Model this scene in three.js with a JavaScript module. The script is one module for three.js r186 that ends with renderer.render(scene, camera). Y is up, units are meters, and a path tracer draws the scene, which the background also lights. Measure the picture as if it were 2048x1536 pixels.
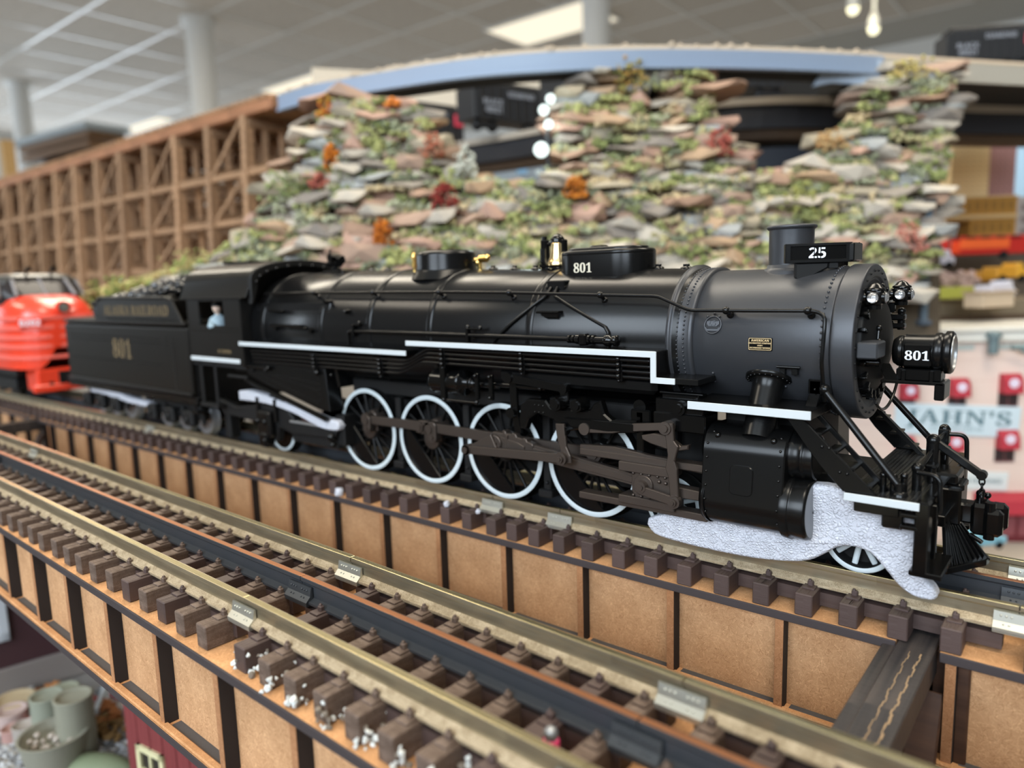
import * as THREE from 'three';
import { ConvexGeometry } from 'three/addons/geometries/ConvexGeometry.js';
import { RoundedBoxGeometry } from 'three/addons/geometries/RoundedBoxGeometry.js';
import { mergeGeometries, toCreasedNormals } from 'three/addons/utils/BufferGeometryUtils.js';
import { RectAreaLightUniformsLib } from 'three/addons/lights/RectAreaLightUniformsLib.js';
import { FontLoader } from 'three/addons/loaders/FontLoader.js';
import { TextGeometry } from 'three/addons/geometries/TextGeometry.js';
import { ImprovedNoise } from 'three/addons/math/ImprovedNoise.js';

// ---------------------------------------------------------------- camera, light, exposure
// Everything is modelled in millimetres (an O-scale model railway at its real size); top-level objects are scaled to metres.
const MM = 0.001;
const scene = new THREE.Scene();
scene.background = new THREE.Color(0x0a0a0b);
const camera = new THREE.PerspectiveCamera(55.16, 2048 / 1536, 0.01, 60);
camera.position.set(134.541 * MM, 82.245 * MM, 225.869 * MM);
camera.rotation.set(-0.142245, 0.685029, -0.029861, 'YXZ');
camera.focus = 0.215;
camera.userData.fStop = 9.3;
scene.add(camera);
const renderer = new THREE.WebGLRenderer({ antialias: true });
renderer.toneMapping = THREE.LinearToneMapping;
renderer.toneMappingExposure = 0.66;
renderer.outputColorSpace = THREE.SRGBColorSpace;
renderer.shadowMap.enabled = true;
renderer.shadowMap.type = THREE.PCFSoftShadowMap;
RectAreaLightUniformsLib.init();
const CEIL = 2000, FLOOR = -1150;
const WARM = new THREE.Color(1.0, 0.90, 0.74), COOL = new THREE.Color(0.78, 0.89, 1.0);
// ceiling light panels, the first three in view: [centre x, centre z, length along x, width along z, strength]
const PANELS = [
  [-3333, -4621, 880, 510, 1], [-6039, -4246, 985, 200, 1], [-8771, -4070, 930, 190, 1],
  [-760, -480, 1220, 600, 1.0], [-2150, -900, 1220, 600, 1.0], [-3900, -1000, 1220, 600, 1.1], [700, -1200, 1220, 600, 1.0], [700, 700, 1220, 600, 1.0], [-2400, 1500, 1220, 600, 0.8],  // out of view, placed to light the train and reflect along the boiler
];
const PANEL_POWER = 18;
// unseen windows behind the photographer, placed to light the train from that side: [centre x, centre y, width, height]
const UNSEEN_WINDOWS = [[-420, 1130, 1500, 1400], [1400, 1130, 1500, 1400], [-8600, 900, 1800, 1500]];
const WINDOW_Z = 2600, WINDOW_POWER = 15;
// unseen windows in the far left wall, placed to brighten the left ceiling: [centre z, centre y, width, height]
const UNSEEN_FAR_WINDOWS = [[-900, 500, 2200, 2000], [-4300, 500, 2200, 2000]], FAR_POWER = 6, FAR_X = -10450;
function areaLight(color, intensity, w, h, pos, target) {
  const l = new THREE.RectAreaLight(color, intensity, w * MM, h * MM);
  l.position.set(pos[0] * MM, pos[1] * MM, pos[2] * MM);
  l.lookAt(target[0] * MM, target[1] * MM, target[2] * MM);
  scene.add(l);
  return l;
}
for (const [x, z, w, d, k] of PANELS) areaLight(WARM, PANEL_POWER * k, w - 40, d - 40, [x, CEIL - 30, z], [x, CEIL - 1000, z]);
for (const [x, y, w, h] of UNSEEN_WINDOWS) areaLight(COOL, WINDOW_POWER, w - 60, h - 60, [x, y, WINDOW_Z - 25], [x, y, 0]);

for (const [z, y, w, h] of UNSEEN_FAR_WINDOWS) areaLight(COOL, FAR_POWER, w - 60, h - 60, [FAR_X + 45, y, z], [0, y, z]);

// ---------------------------------------------------------------- helpers
let seed = 7;
const rnd = () => { seed = (seed * 1664525 + 1013904223) >>> 0; return seed / 4294967296; };
const rr = (a, b) => a + (b - a) * rnd();
const pick = (a) => a[Math.floor(rnd() * a.length)];
const perlin = new ImprovedNoise();
const V = (x, y, z) => new THREE.Vector3(x, y, z);
const PI = Math.PI;
const counts = {};
function numbered(n) { counts[n] = (counts[n] ?? -1) + 1; return counts[n] ? `${n}_${String(counts[n]).padStart(3, '0')}` : n; }
function info(o, label, category, group, kind) {
  if (label) o.userData.label = label;
  if (category) o.userData.category = category;
  if (group) o.userData.group = group;
  if (kind) o.userData.kind = kind;
  return o;
}
function thing(name, label, category, pos = [0, 0, 0], turn = 0, group) {
  const o = new THREE.Group();
  o.name = numbered(name); o.position.set(pos[0] * MM, pos[1] * MM, pos[2] * MM); o.rotation.y = turn; o.scale.setScalar(MM);
  scene.add(o);
  return info(o, label, category, group);
}
function structure(name, pos = [0, 0, 0], turn = 0) {
  const o = new THREE.Group();
  o.name = numbered(name); o.position.set(pos[0] * MM, pos[1] * MM, pos[2] * MM); o.rotation.y = turn; o.scale.setScalar(MM);
  scene.add(o); o.userData.kind = 'structure';
  return o;
}
function clean(g) {
  g = g.index ? g.toNonIndexed() : g;
  for (const k of Object.keys(g.attributes)) if (!['position', 'normal', 'uv'].includes(k)) g.deleteAttribute(k);
  if (!g.attributes.normal) g.computeVertexNormals();
  if (!g.attributes.uv) g.setAttribute('uv', new THREE.BufferAttribute(new Float32Array(g.attributes.position.count * 2), 2));
  g.morphAttributes = {};
  return g;
}
function merge(list) {
  list = (Array.isArray(list) ? list : [list]).flat(Infinity).filter(Boolean);
  if (list.length === 1) return list[0];
  const keep = list.some((g) => g.userData.ownUV);
  const g = mergeGeometries(list.map(clean), false);
  if (keep) g.userData.ownUV = true;
  return g;
}
// uv by the main direction of each face, in millimetres
function boxUV(g) {
  if (g.userData.ownUV || g.userData.uvDone) return g;
  if (g.index) { const h = g.toNonIndexed(); g.copy(h); g.setIndex(null); }
  const p = g.attributes.position, n = g.attributes.normal, uv = new Float32Array(p.count * 2);
  const a = V(), b = V(), c = V(), f = V();
  for (let i = 0; i < p.count; i += 3) {
    a.fromBufferAttribute(p, i); b.fromBufferAttribute(p, i + 1); c.fromBufferAttribute(p, i + 2);
    f.copy(b).sub(a).cross(c.clone().sub(a));
    const ax = Math.abs(f.x), ay = Math.abs(f.y), az = Math.abs(f.z);
    for (let k = 0; k < 3; k++) {
      const q = k === 0 ? a : k === 1 ? b : c;
      let u, v;
      if (ay >= ax && ay >= az) { u = q.x; v = q.z; } else if (az >= ax) { u = q.x; v = q.y; } else { u = q.z; v = q.y; }
      uv[(i + k) * 2] = u; uv[(i + k) * 2 + 1] = v;
    }
  }
  g.setAttribute('uv', new THREE.BufferAttribute(uv, 2));
  g.userData.uvDone = true;
  return g;
}
function mesh(name, geo, mat, parent, pos) {
  const g = boxUV(merge(Array.isArray(geo) ? geo : [geo]));
  const m = new THREE.Mesh(g, mat);
  m.castShadow = m.receiveShadow = true;
  if (parent) { m.name = name; parent.add(m); } else { m.name = numbered(name); m.scale.setScalar(MM); scene.add(m); }
  if (pos) { if (parent) m.position.set(...pos); else m.position.set(pos[0] * MM, pos[1] * MM, pos[2] * MM); }
  return m;
}
function single(name, label, category, geo, mat, pos = [0, 0, 0], turn = 0, group) {
  const m = mesh(name, geo, mat, null, pos); m.rotation.y = turn;
  return info(m, label, category, group);
}
const T = (g, x = 0, y = 0, z = 0) => g.translate(x, y, z);
// a box with chamfered edges, by its limits
function cbox(x0, x1, y0, y1, z0, z1, c = 0) {
  const w = x1 - x0, h = y1 - y0, d = z1 - z0;
  if (!c) return T(new THREE.BoxGeometry(w, h, d), (x0 + x1) / 2, (y0 + y1) / 2, (z0 + z1) / 2);
  c = Math.min(c, w / 2.2, h / 2.2, d / 2.2);
  const pts = [];
  for (const sx of [-1, 1]) for (const sy of [-1, 1]) for (const sz of [-1, 1]) {
    const X = sx * w / 2, Y = sy * h / 2, Z = sz * d / 2;
    pts.push(V(X, Y - sy * c, Z - sz * c), V(X - sx * c, Y, Z - sz * c), V(X - sx * c, Y - sy * c, Z));
  }
  return T(new ConvexGeometry(pts), (x0 + x1) / 2, (y0 + y1) / 2, (z0 + z1) / 2);
}
function rbox(x0, x1, y0, y1, z0, z1, r = 0.3, s = 2) {
  return T(new RoundedBoxGeometry(x1 - x0, y1 - y0, z1 - z0, s, r), (x0 + x1) / 2, (y0 + y1) / 2, (z0 + z1) / 2);
}
const cylX = (r, x0, x1, y, z, seg = 24, r2 = r) => T(new THREE.CylinderGeometry(r2, r, x1 - x0, seg).rotateZ(-PI / 2), (x0 + x1) / 2, y, z);
const cylY = (r, y0, y1, x, z, seg = 24, r2 = r) => T(new THREE.CylinderGeometry(r2, r, y1 - y0, seg), x, (y0 + y1) / 2, z);
const cylZ = (r, z0, z1, x, y, seg = 24, r2 = r) => T(new THREE.CylinderGeometry(r2, r, z1 - z0, seg).rotateX(PI / 2), x, y, (z0 + z1) / 2);
const ball = (r, x, y, z, w = 12, h = 8) => T(new THREE.SphereGeometry(r, w, h), x, y, z);
const hexZ = (r, z0, z1, x, y) => cylZ(r, z0, z1, x, y, 6, r * 0.93);
// profile [[along, radius], ...] turned about the x axis / y axis
function latheX(profile, y = 0, z = 0, seg = 48, x = 0) {
  return T(new THREE.LatheGeometry(profile.map(([a, r]) => new THREE.Vector2(Math.max(r, 0.001), a)), seg).rotateZ(-PI / 2), x, y, z);
}
function latheY(profile, x = 0, y = 0, z = 0, seg = 40) {
  return T(new THREE.LatheGeometry(profile.map(([a, r]) => new THREE.Vector2(Math.max(r, 0.001), a)), seg), x, y, z);
}
function latheZ(profile, x = 0, y = 0, z = 0, seg = 40) {
  return T(new THREE.LatheGeometry(profile.map(([a, r]) => new THREE.Vector2(Math.max(r, 0.001), a)), seg).rotateX(PI / 2), x, y, z);
}
// outline in x, y given thickness from z0 to z1
function plate(pts, z0, z1, bevel = 0, holes = [], curve = 8) {
  const s = pts instanceof THREE.Shape ? pts : new THREE.Shape(pts.map(([x, y]) => new THREE.Vector2(x, y)));
  for (const h of holes) s.holes.push(h instanceof THREE.Path ? h : new THREE.Path(h.map(([x, y]) => new THREE.Vector2(x, y))));
  const g = new THREE.ExtrudeGeometry(s, { depth: z1 - z0 - 2 * bevel, bevelEnabled: bevel > 0, bevelThickness: bevel, bevelSize: bevel, bevelOffset: -bevel, bevelSegments: 1, curveSegments: curve });
  return T(g, 0, 0, z0 + bevel);
}
// the same with the outline in z, y (thickness along x) and in x, z (thickness along y)
function plateX(pts, x0, x1, bevel = 0) { return plate(pts.map(([z, y]) => [-z, y]), 0, x1 - x0, bevel).rotateY(PI / 2).translate(x0, 0, 0); }
function plateY(pts, y0, y1, bevel = 0, holes = []) { return plate(pts.map(([x, z]) => [x, -z]), 0, y1 - y0, bevel, holes).rotateX(-PI / 2).translate(0, y0, 0); }
const roundPts = (w, h, r, n = 5, cx = 0, cy = 0) => {
  const out = [];
  for (const [sx, sy, a0] of [[1, 1, 0], [-1, 1, PI / 2], [-1, -1, PI], [1, -1, 1.5 * PI]])
    for (let i = 0; i <= n; i++) { const a = a0 + i / n * PI / 2; out.push([cx + sx * (w / 2 - r) + r * Math.cos(a), cy + sy * (h / 2 - r) + r * Math.sin(a)]); }
  return out;
};
class Poly3 extends THREE.Curve {
  constructor(pts, r) {
    super(); this.path = new THREE.CurvePath(); const P = pts.map((p) => V(...p));
    let last = P[0];
    for (let i = 1; i < P.length - 1; i++) {
      const a = P[i - 1].clone().sub(P[i]), b = P[i + 1].clone().sub(P[i]);
      const k = Math.min(r, a.length() / 2.1, b.length() / 2.1);
      const s = P[i].clone().addScaledVector(a.normalize(), k), e = P[i].clone().addScaledVector(b.normalize(), k);
      if (last.distanceTo(s) > 1e-4) this.path.add(new THREE.LineCurve3(last, s));
      this.path.add(new THREE.QuadraticBezierCurve3(s, P[i], e)); last = e;
    }
    this.path.add(new THREE.LineCurve3(last, P[P.length - 1]));
  }
  getPoint(t, o = V()) { return o.copy(this.path.getPoint(t)); }
}
function tube(pts, r, bend = 1.5, seg = 0, rad = 8) {
  const c = new Poly3(pts, bend);
  const g = new THREE.TubeGeometry(c, seg || Math.max(6, pts.length * 7), r, rad, false);
  return merge([g, ball(r, ...pts[0], rad, 5), ball(r, ...pts[pts.length - 1], rad, 5)]);
}
function rod(a, b, r, seg = 8) {
  const A = V(...a), B = V(...b), L = A.distanceTo(B);
  const g = new THREE.CylinderGeometry(r, r, L, seg);
  g.applyQuaternion(new THREE.Quaternion().setFromUnitVectors(V(0, 1, 0), B.clone().sub(A).normalize()));
  return T(g, ...A.add(B).multiplyScalar(0.5).toArray());
}
// a bar of rectangular section w (across, in the plane of up) x d from a to b
function bar(a, b, w, d, c = 0) {
  const A = V(...a), B = V(...b), L = A.distanceTo(B), dir = B.clone().sub(A).normalize();
  const g = cbox(-L / 2, L / 2, -w / 2, w / 2, -d / 2, d / 2, c);
  const z = Math.abs(dir.z) > 0.9 ? V(1, 0, 0) : V(0, 0, 1), y = z.clone().cross(dir).normalize(), zz = dir.clone().cross(y);
  g.applyMatrix4(new THREE.Matrix4().makeBasis(dir, y, zz));
  return T(g, ...A.add(B).multiplyScalar(0.5).toArray());
}
const mirrorZ = (g) => { const h = clean(g.clone()); h.scale(1, 1, -1); const p = h.attributes; for (const k of ['position', 'normal', 'uv']) { const a = p[k], n = a.itemSize; for (let i = 0; i < a.count; i += 3) for (let j = 0; j < n; j++) { const t = a.array[(i + 1) * n + j]; a.array[(i + 1) * n + j] = a.array[(i + 2) * n + j]; a.array[(i + 2) * n + j] = t; } } if (g.userData.ownUV) h.userData.ownUV = true; return h; };
const smooth = (g, a = 0.6) => { const o = g.userData.ownUV; g = toCreasedNormals(g, a); if (o) g.userData.ownUV = true; return g; };

// ---------------------------------------------------------------- textures
function texture(w, h, f, srgb = true, rep = 1) {
  const d = new Uint8Array(w * h * 4);
  for (let y = 0; y < h; y++) for (let x = 0; x < w; x++) {
    const c = f(x, y), i = (y * w + x) * 4;
    d[i] = Math.max(0, Math.min(255, c[0])); d[i + 1] = Math.max(0, Math.min(255, c[1])); d[i + 2] = Math.max(0, Math.min(255, c[2])); d[i + 3] = 255;
  }
  const t = new THREE.DataTexture(d, w, h, THREE.RGBAFormat);
  t.wrapS = t.wrapT = THREE.RepeatWrapping; t.magFilter = THREE.LinearFilter; t.minFilter = THREE.LinearMipmapLinearFilter; t.generateMipmaps = true;
  if (srgb) t.colorSpace = THREE.SRGBColorSpace;
  t.repeat.set(rep, rep); t.needsUpdate = true;
  return t;
}
function field(n, blobs) {              // a tiling scalar field painted by callback
  const a = new Float32Array(n * n);
  blobs((x, y, v) => { a[((y % n + n) % n) * n + ((x % n + n) % n)] += v; }, n);
  return a;
}
function noiseTile(n, scale, oct, s0) {  // tiling value noise
  const out = new Float32Array(n * n);
  let amp = 1, tot = 0;
  for (let o = 0; o < oct; o++) {
    const m = scale << o, g = new Float32Array(m * m);
    for (let i = 0; i < m * m; i++) g[i] = rnd();
    for (let y = 0; y < n; y++) for (let x = 0; x < n; x++) {
      const fx = x / n * m, fy = y / n * m, ix = Math.floor(fx), iy = Math.floor(fy); let u = fx - ix, v = fy - iy; u = u * u * (3 - 2 * u); v = v * v * (3 - 2 * v);
      const A = g[(iy % m) * m + ix % m], B = g[(iy % m) * m + (ix + 1) % m], C = g[((iy + 1) % m) * m + ix % m], D = g[((iy + 1) % m) * m + (ix + 1) % m];
      out[y * n + x] += amp * ((A + (B - A) * u) * (1 - v) + (C + (D - C) * u) * v);
    }
    tot += amp; amp *= 0.5;
  }
  for (let i = 0; i < out.length; i++) out[i] /= tot;
  return out;
}
const std = (o) => new THREE.MeshStandardMaterial(o);
const phys = (o) => new THREE.MeshPhysicalMaterial(o);
const lin = (r, g, b) => new THREE.Color().setRGB(r, g, b);
// fibre board: short pale and dark fibres pressed in all directions
const N1 = noiseTile(512, 6, 5);
const fibre = new Float32Array(512 * 512);
for (let k = 0; k < 7000; k++) {
  let x = rnd() * 512, y = rnd() * 512, a = rnd() * PI * 2; const L = rr(8, 34), da = rr(-0.07, 0.07), v = rnd() < 0.62 ? rr(0.15, 0.6) : -rr(0.2, 0.8);
  for (let i = 0; i < L; i++) { fibre[((Math.floor(y) + 512) % 512) * 512 + (Math.floor(x) + 512) % 512] += v * Math.sin(i / L * PI); x += Math.cos(a); y += Math.sin(a); a += da; }
}
const fibreAt = (x, y) => Math.max(-1.3, Math.min(1.3, fibre[y * 512 + x]));
const mdfMap = texture(512, 512, (x, y) => { const f = fibreAt(x, y) * 46 + (N1[y * 512 + x] - 0.5) * 30; return [192 + f, 146 + f * 0.97, 104 + f * 0.9]; }, true, 1 / 46);
const mdfBump = texture(512, 512, (x, y) => { const f = 128 + fibreAt(x, y) * 60; return [f, f, f]; }, false, 1 / 46);
const grainN = noiseTile(256, 8, 4);
const speck = texture(256, 256, (x, y) => { const v = 128 + (grainN[y * 256 + x] - 0.5) * 160 + (rnd() - 0.5) * 70; return [v, v, v]; }, false, 1 / 9);
const woodN = noiseTile(512, 4, 4);
const woodTex = (base, amp, rep, strch = 10) => texture(512, 512, (x, y) => { const sy = (y * strch) % 512; const v = (woodN[Math.floor(sy) * 512 + Math.floor(x / 2)] - 0.5) * 2 * amp + (woodN[Math.floor((y * 3) % 512) * 512 + Math.floor(x / 8)] - 0.5) * amp; return [base[0] + v, base[1] + v * 0.85, base[2] + v * 0.7]; }, true, rep);
const tieGrain = texture(256, 256, (x, y) => { const v = 120 + (woodN[(y * 8 % 512) * 512 + Math.floor(x / 4)] - 0.5) * 200; return [v, v, v]; }, false, 1 / 14);
const dustN = noiseTile(256, 5, 5);
// ---------------------------------------------------------------- materials
const M = {
  boiler: phys({ color: lin(0.006, 0.006, 0.0062), roughness: 0.24, specularIntensity: 0.62, bumpMap: speck, bumpScale: 0.000006 }),
  smokebox: phys({ color: lin(0.052, 0.054, 0.060), roughness: 0.4, metalness: 0.45, bumpMap: speck, bumpScale: 0.00002 }),
  black: phys({ color: lin(0.004, 0.004, 0.004), roughness: 0.25, specularIntensity: 0.6 }),
  gloss: phys({ color: lin(0.003, 0.003, 0.003), roughness: 0.16, specularIntensity: 0.75 }),
  matt: phys({ color: lin(0.006, 0.0058, 0.0058), roughness: 0.55, specularIntensity: 0.6 }),
  tender: phys({ color: lin(0.008, 0.0068, 0.0056), roughness: 0.32, specularIntensity: 0.5 }),
  rodMetal: std({ color: lin(0.10, 0.080, 0.068), roughness: 0.42, metalness: 0.8, bumpMap: speck, bumpScale: 0.00001 }),
  white: std({ color: lin(0.56, 0.60, 0.62), roughness: 0.45 }),
  tyre: std({ color: lin(0.54, 0.60, 0.62), roughness: 0.4 }),
  steel: std({ color: lin(0.36, 0.37, 0.38), roughness: 0.38, metalness: 0.7 }),
  greyDisc: std({ color: lin(0.22, 0.235, 0.255), roughness: 0.42, metalness: 0.25 }),
  brass: std({ color: lin(0.93, 0.62, 0.20), roughness: 0.18, metalness: 1 }),
  bellGold: std({ color: lin(0.92, 0.68, 0.34), roughness: 0.22, metalness: 1 }),
  lens: phys({ color: lin(0.95, 0.95, 0.95), roughness: 0.04, transmission: 0.85, thickness: 0.001, ior: 1.5, clearcoat: 1 }),
  silver: std({ color: lin(0.8, 0.8, 0.82), roughness: 0.12, metalness: 1 }),
  goldPrint: std({ color: lin(0.62, 0.46, 0.24), roughness: 0.5 }),
  dullPrint: std({ color: lin(0.15, 0.105, 0.05), roughness: 0.55 }),
  creamPrint: std({ color: lin(0.72, 0.66, 0.52), roughness: 0.5 }),
  whitePrint: std({ color: lin(0.85, 0.88, 0.92), roughness: 0.5 }),
  coal: std({ color: lin(0.016, 0.016, 0.017), roughness: 0.22 }),
  foam: phys({ color: lin(0.60, 0.61, 0.67), roughness: 0.25, specularIntensity: 1 }),
  tie: std({ color: lin(0.060, 0.037, 0.032), roughness: 0.55, bumpMap: tieGrain, bumpScale: 0.00012 }),
  mdf: std({ map: mdfMap, bumpMap: mdfBump, bumpScale: 0.00006, roughness: 0.85 }),
  burnt: std({ color: lin(0.016, 0.012, 0.012), roughness: 0.75, bumpMap: speck, bumpScale: 0.00005 }),
  burntEdge: std({ color: lin(0.040, 0.030, 0.031), roughness: 0.7, bumpMap: speck, bumpScale: 0.00006 }),
  greyLedge: std({ color: lin(0.075, 0.070, 0.070), roughness: 0.8, bumpMap: speck, bumpScale: 0.00012 }),
};
M.stiffFace = std({ map: mdfMap, color: lin(0.66, 0.56, 0.5), bumpMap: mdfBump, bumpScale: 0.00005, roughness: 0.85 });
M.deckTop = std({ map: mdfMap, color: lin(1.0, 0.93, 0.82), bumpMap: mdfBump, bumpScale: 0.00005, roughness: 0.85 });
// old nickel-silver rail: streaks of tarnish along its length, dust on the foot
const railMap = texture(512, 128, (x, y) => { const n = woodN[(y * 9 % 512) * 512 + Math.floor(x / 3)] - 0.5, m = dustN[(y * 2 % 256) * 256 + (x >> 1)] - 0.5; const v = n * 46 + m * 70; return [182 + v, 171 + v, 146 + v * 0.9]; }, true, 1);
railMap.repeat.set(1 / 90, 1 / 14);
const dustMap = texture(256, 256, (x, y) => { const v = (rnd() < 0.12 ? -70 : 0) + (grainN[y * 256 + x] - 0.5) * 60; return [176 + v, 158 + v, 130 + v]; }, true, 1 / 22);
M.rail = std({ map: railMap, roughness: 0.36, metalness: 0.85 });
M.railFoot = std({ map: dustMap, roughness: 0.62, metalness: 0.35 });
M.railDark = std({ color: lin(0.030, 0.033, 0.038), roughness: 0.42, bumpMap: speck, bumpScale: 0.00002 });
M.railCopper = std({ color: lin(0.46, 0.20, 0.095), roughness: 0.34, metalness: 0.85 });
M.railTop = std({ color: lin(0.80, 0.70, 0.42), roughness: 0.24, metalness: 1 });
M.joiner = std({ color: lin(0.55, 0.54, 0.47), roughness: 0.36, metalness: 0.8 });
M.joinerDark = std({ color: lin(0.045, 0.05, 0.056), roughness: 0.4, metalness: 0.4 });
// expanded foam: a skin of tiny glinting cells
const foamCells = (() => {
  const n = 512, pts = []; for (let i = 0; i < 520; i++) pts.push([rnd() * n, rnd() * n, rnd()]);
  const G = 16, cell = n / G, grid = Array.from({ length: G * G }, () => []); pts.forEach((p) => grid[Math.floor(p[1] / cell) * G + Math.floor(p[0] / cell)].push(p));
  return texture(n, n, (x, y) => {
    let a = 1e9, b = 1e9; const gx = Math.floor(x / cell), gy = Math.floor(y / cell);
    for (let j = -1; j <= 1; j++) for (let i = -1; i <= 1; i++) for (const p of grid[((gy + j + G) % G) * G + (gx + i + G) % G]) { let dx = Math.abs(p[0] - x), dy = Math.abs(p[1] - y); dx = Math.min(dx, n - dx); dy = Math.min(dy, n - dy); const d = dx * dx + dy * dy; if (d < a) { b = a; a = d; } else if (d < b) b = d; }
    const v = 60 + 150 * Math.min(1, (Math.sqrt(b) - Math.sqrt(a)) / 14); return [v, v, v];
  }, false, 1 / 17);
})();
M.foam.bumpMap = foamCells; M.foam.bumpScale = 0.0004;
// ---------------------------------------------------------------- the black steam locomotive
const font = await new FontLoader().loadAsync('fonts/droid/droid_serif_bold.typeface.json');
const fontSans = await new FontLoader().loadAsync('fonts/droid/droid_sans_bold.typeface.json');
// lettering lying in the x, y plane, centred on (x, y), front at z
function letters(s, h, x, y, z, thick = 0.06, f = font, stretch = 1) {
  const g = new TextGeometry(s, { font: f, size: h, depth: thick, curveSegments: 4, bevelEnabled: false });
  g.computeBoundingBox(); const b = g.boundingBox;
  g.translate(-(b.min.x + b.max.x) / 2, -(b.min.y + b.max.y) / 2, -thick).scale(stretch, 1, 1);
  return T(g, x, y, z);
}
const YC = 61.5;                          // height of the boiler's axis
const loco = thing('steam_locomotive', 'long black steam locomotive number 801 with white-rimmed driving wheels', 'locomotive');
{
  const P = (n, g, m, p = loco) => mesh(n, g, m, p);
  const rivetX = (x, r, a0, a1, n, s = 0.38) => { const out = []; for (let i = 0; i < n; i++) { const a = a0 + (a1 - a0) * i / (n - 1); out.push(ball(s, x, YC + r * Math.sin(a), r * Math.cos(a), 6, 4)); } return out; };
  // boiler: a slightly coned barrel from cab to smokebox
  const R = (x) => x > 33 ? 21.6 : x > -60 ? 22.2 + (33 - x) / 93 * 2.5 : x > -130 ? 24.7 + (-60 - x) / 70 * 1.6 : 26.3;
  const boiler = P('boiler', latheX([[-192, 0], [-192, 26.3], [-130, 26.3], [-60, 24.7], [33, 22.2], [33, 0]], YC, 0, 96), M.boiler);
  const hoop = (x, w = 1.5, t = 0.42) => latheX([[x - w, R(x) - 0.2], [x - w, R(x) + t * 0.5], [x - w * 0.55, R(x) + t], [x + w * 0.55, R(x) + t], [x + w, R(x) + t * 0.5], [x + w, R(x) - 0.2]], YC, 0, 96);
  for (const x of [-22.5, -70.5, -105.5, -137.5, -183]) mesh('boiler_band', hoop(x), M.boiler, boiler);
  // firebox sides below the barrel
  P('firebox', plateX([[-22, 36], [22, 36], [26.3, 62], [24, 74], [-24, 74], [-26.3, 62]], -190, -132, 0.6), M.boiler);
  // smokebox
  const sb = P('smokebox', latheX([[30.5, 0], [30.5, 21.3], [76.5, 21.3], [77, 21.1], [77, 0]], YC, 0, 112), M.smokebox);
  mesh('joint_band', [latheX([[29.5, 21.5], [29.7, 23.4], [31, 23.4], [31.2, 22.0], [36.2, 22.0], [36.4, 22.4], [37.6, 22.4], [37.8, 21.2]], YC, 0, 112), rivetX(32.8, 22.05, -1.25, 2.6, 64, 0.36), rivetX(34.9, 22.05, -1.22, 2.63, 64, 0.36)], M.smokebox, sb);
  mesh('front_ring', [latheX([[77, 20], [77, 21.75], [77.5, 22.0], [82.4, 22.0], [82.9, 21.6], [82.9, 18.6], [82.4, 18.4], [82.4, 17.6]], YC, 0, 112)], M.smokebox, sb);
  mesh('rivet', [rivetX(74.6, 21.35, -1.45, 1.9, 42, 0.42)], M.smokebox, sb);
  mesh('rivet', [[43.5, 49.4], [43.5, 46.8], [64.5, 48.6], [64.5, 46.6], [56.6, 45.6]].map(([x, y]) => ball(0.45, x, y + 3.2, Math.sqrt(21.4 ** 2 - (y + 3.2 - YC) ** 2), 8, 6)), M.smokebox, sb);
  // round cast emblem and the gilt builder's plate on the smokebox side
  const onSide = (g, x, y, r = 21.35) => { const a = Math.asin((y - YC) / r); return g.rotateX(-a).translate(x, YC + r * Math.sin(a), r * Math.cos(a)); };
  const em = [];
  em.push(new THREE.TorusGeometry(2.55, 0.26, 8, 36), plate([[-1.9, 0.3], [-1.9, 1.15], [1.9, 1.15], [1.9, 0.3], [1.2, -0.4], [-1.2, -0.4]], -0.1, 0.12), plate([[-2.4, -0.55], [-1.9, -0.8], [-1.6, -1.25], [1.6, -1.25], [1.9, -0.8], [2.4, -0.55], [2.2, -1.0], [1.7, -1.75], [-1.7, -1.75], [-2.2, -1.0]], -0.1, 0.18));
  em.push(letters('LS', 1.45, -0.15, 0.55, 0.34, 0.4, fontSans, 1.1));
  for (const [x, y] of [[-1.9, 2.5], [0.1, 3.4], [1.7, 2.5]]) em.push(ball(0.36, x, y, 0, 8, 6));
  mesh('cast_emblem', onSide(merge(em), 43.8, 67.0), M.smokebox, sb);
  const bp = mesh('builder_plate', onSide(merge([rbox(-3.45, 3.45, -1.85, 1.85, -0.3, 0.28, 0.25)]), 58.3, 61.9), M.gloss, sb);
  mesh('plate_print', onSide(merge([letters('AMERICAN', 0.62, 0, 1.05, 0.36, 0.1, fontSans, 1.15), letters('LOCOMOTIVE COMPANY', 0.42, 0, 0.28, 0.36, 0.1, fontSans, 0.98), letters('66881', 0.34, 0, -0.38, 0.36, 0.1, fontSans, 1.2), letters('RICHMOND WORKS', 0.42, 0, -1.05, 0.36, 0.1, fontSans, 1.1), plate(roundPts(6.5, 3.35, 0.3), 0.25, 0.34, 0, [roundPts(6.26, 3.1, 0.3)])]), 58.3, 61.9), M.goldPrint, sb);
  // small raised box on the smokebox side, low
  mesh('hand_hold', [cbox(63.6, 69.2, 55.4, 56.1, 20.0, 22.0, 0.15), cbox(63.9, 65.4, 53.6, 55.4, 20, 21.6, 0.1), cbox(67.2, 68.8, 53.6, 55.4, 20, 21.6, 0.1), cylX(0.4, 63.2, 69.6, 55.8, 21.8, 8)], M.black, sb);
  // front plate, door, dogs
  const fp = mesh('front_plate', latheX([[80.8, 0], [80.8, 18.4], [82.3, 18.4], [82.3, 17.5], [81.2, 16.6], [81.2, 0]], YC, 0, 96), M.smokebox, sb);
  mesh('door', [latheX([[81, 15.2], [82.8, 15.2], [83.4, 14.6], [85.2, 11], [86.4, 7], [87, 3], [87.1, 0]], YC, 0, 72)], M.matt, sb);
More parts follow.
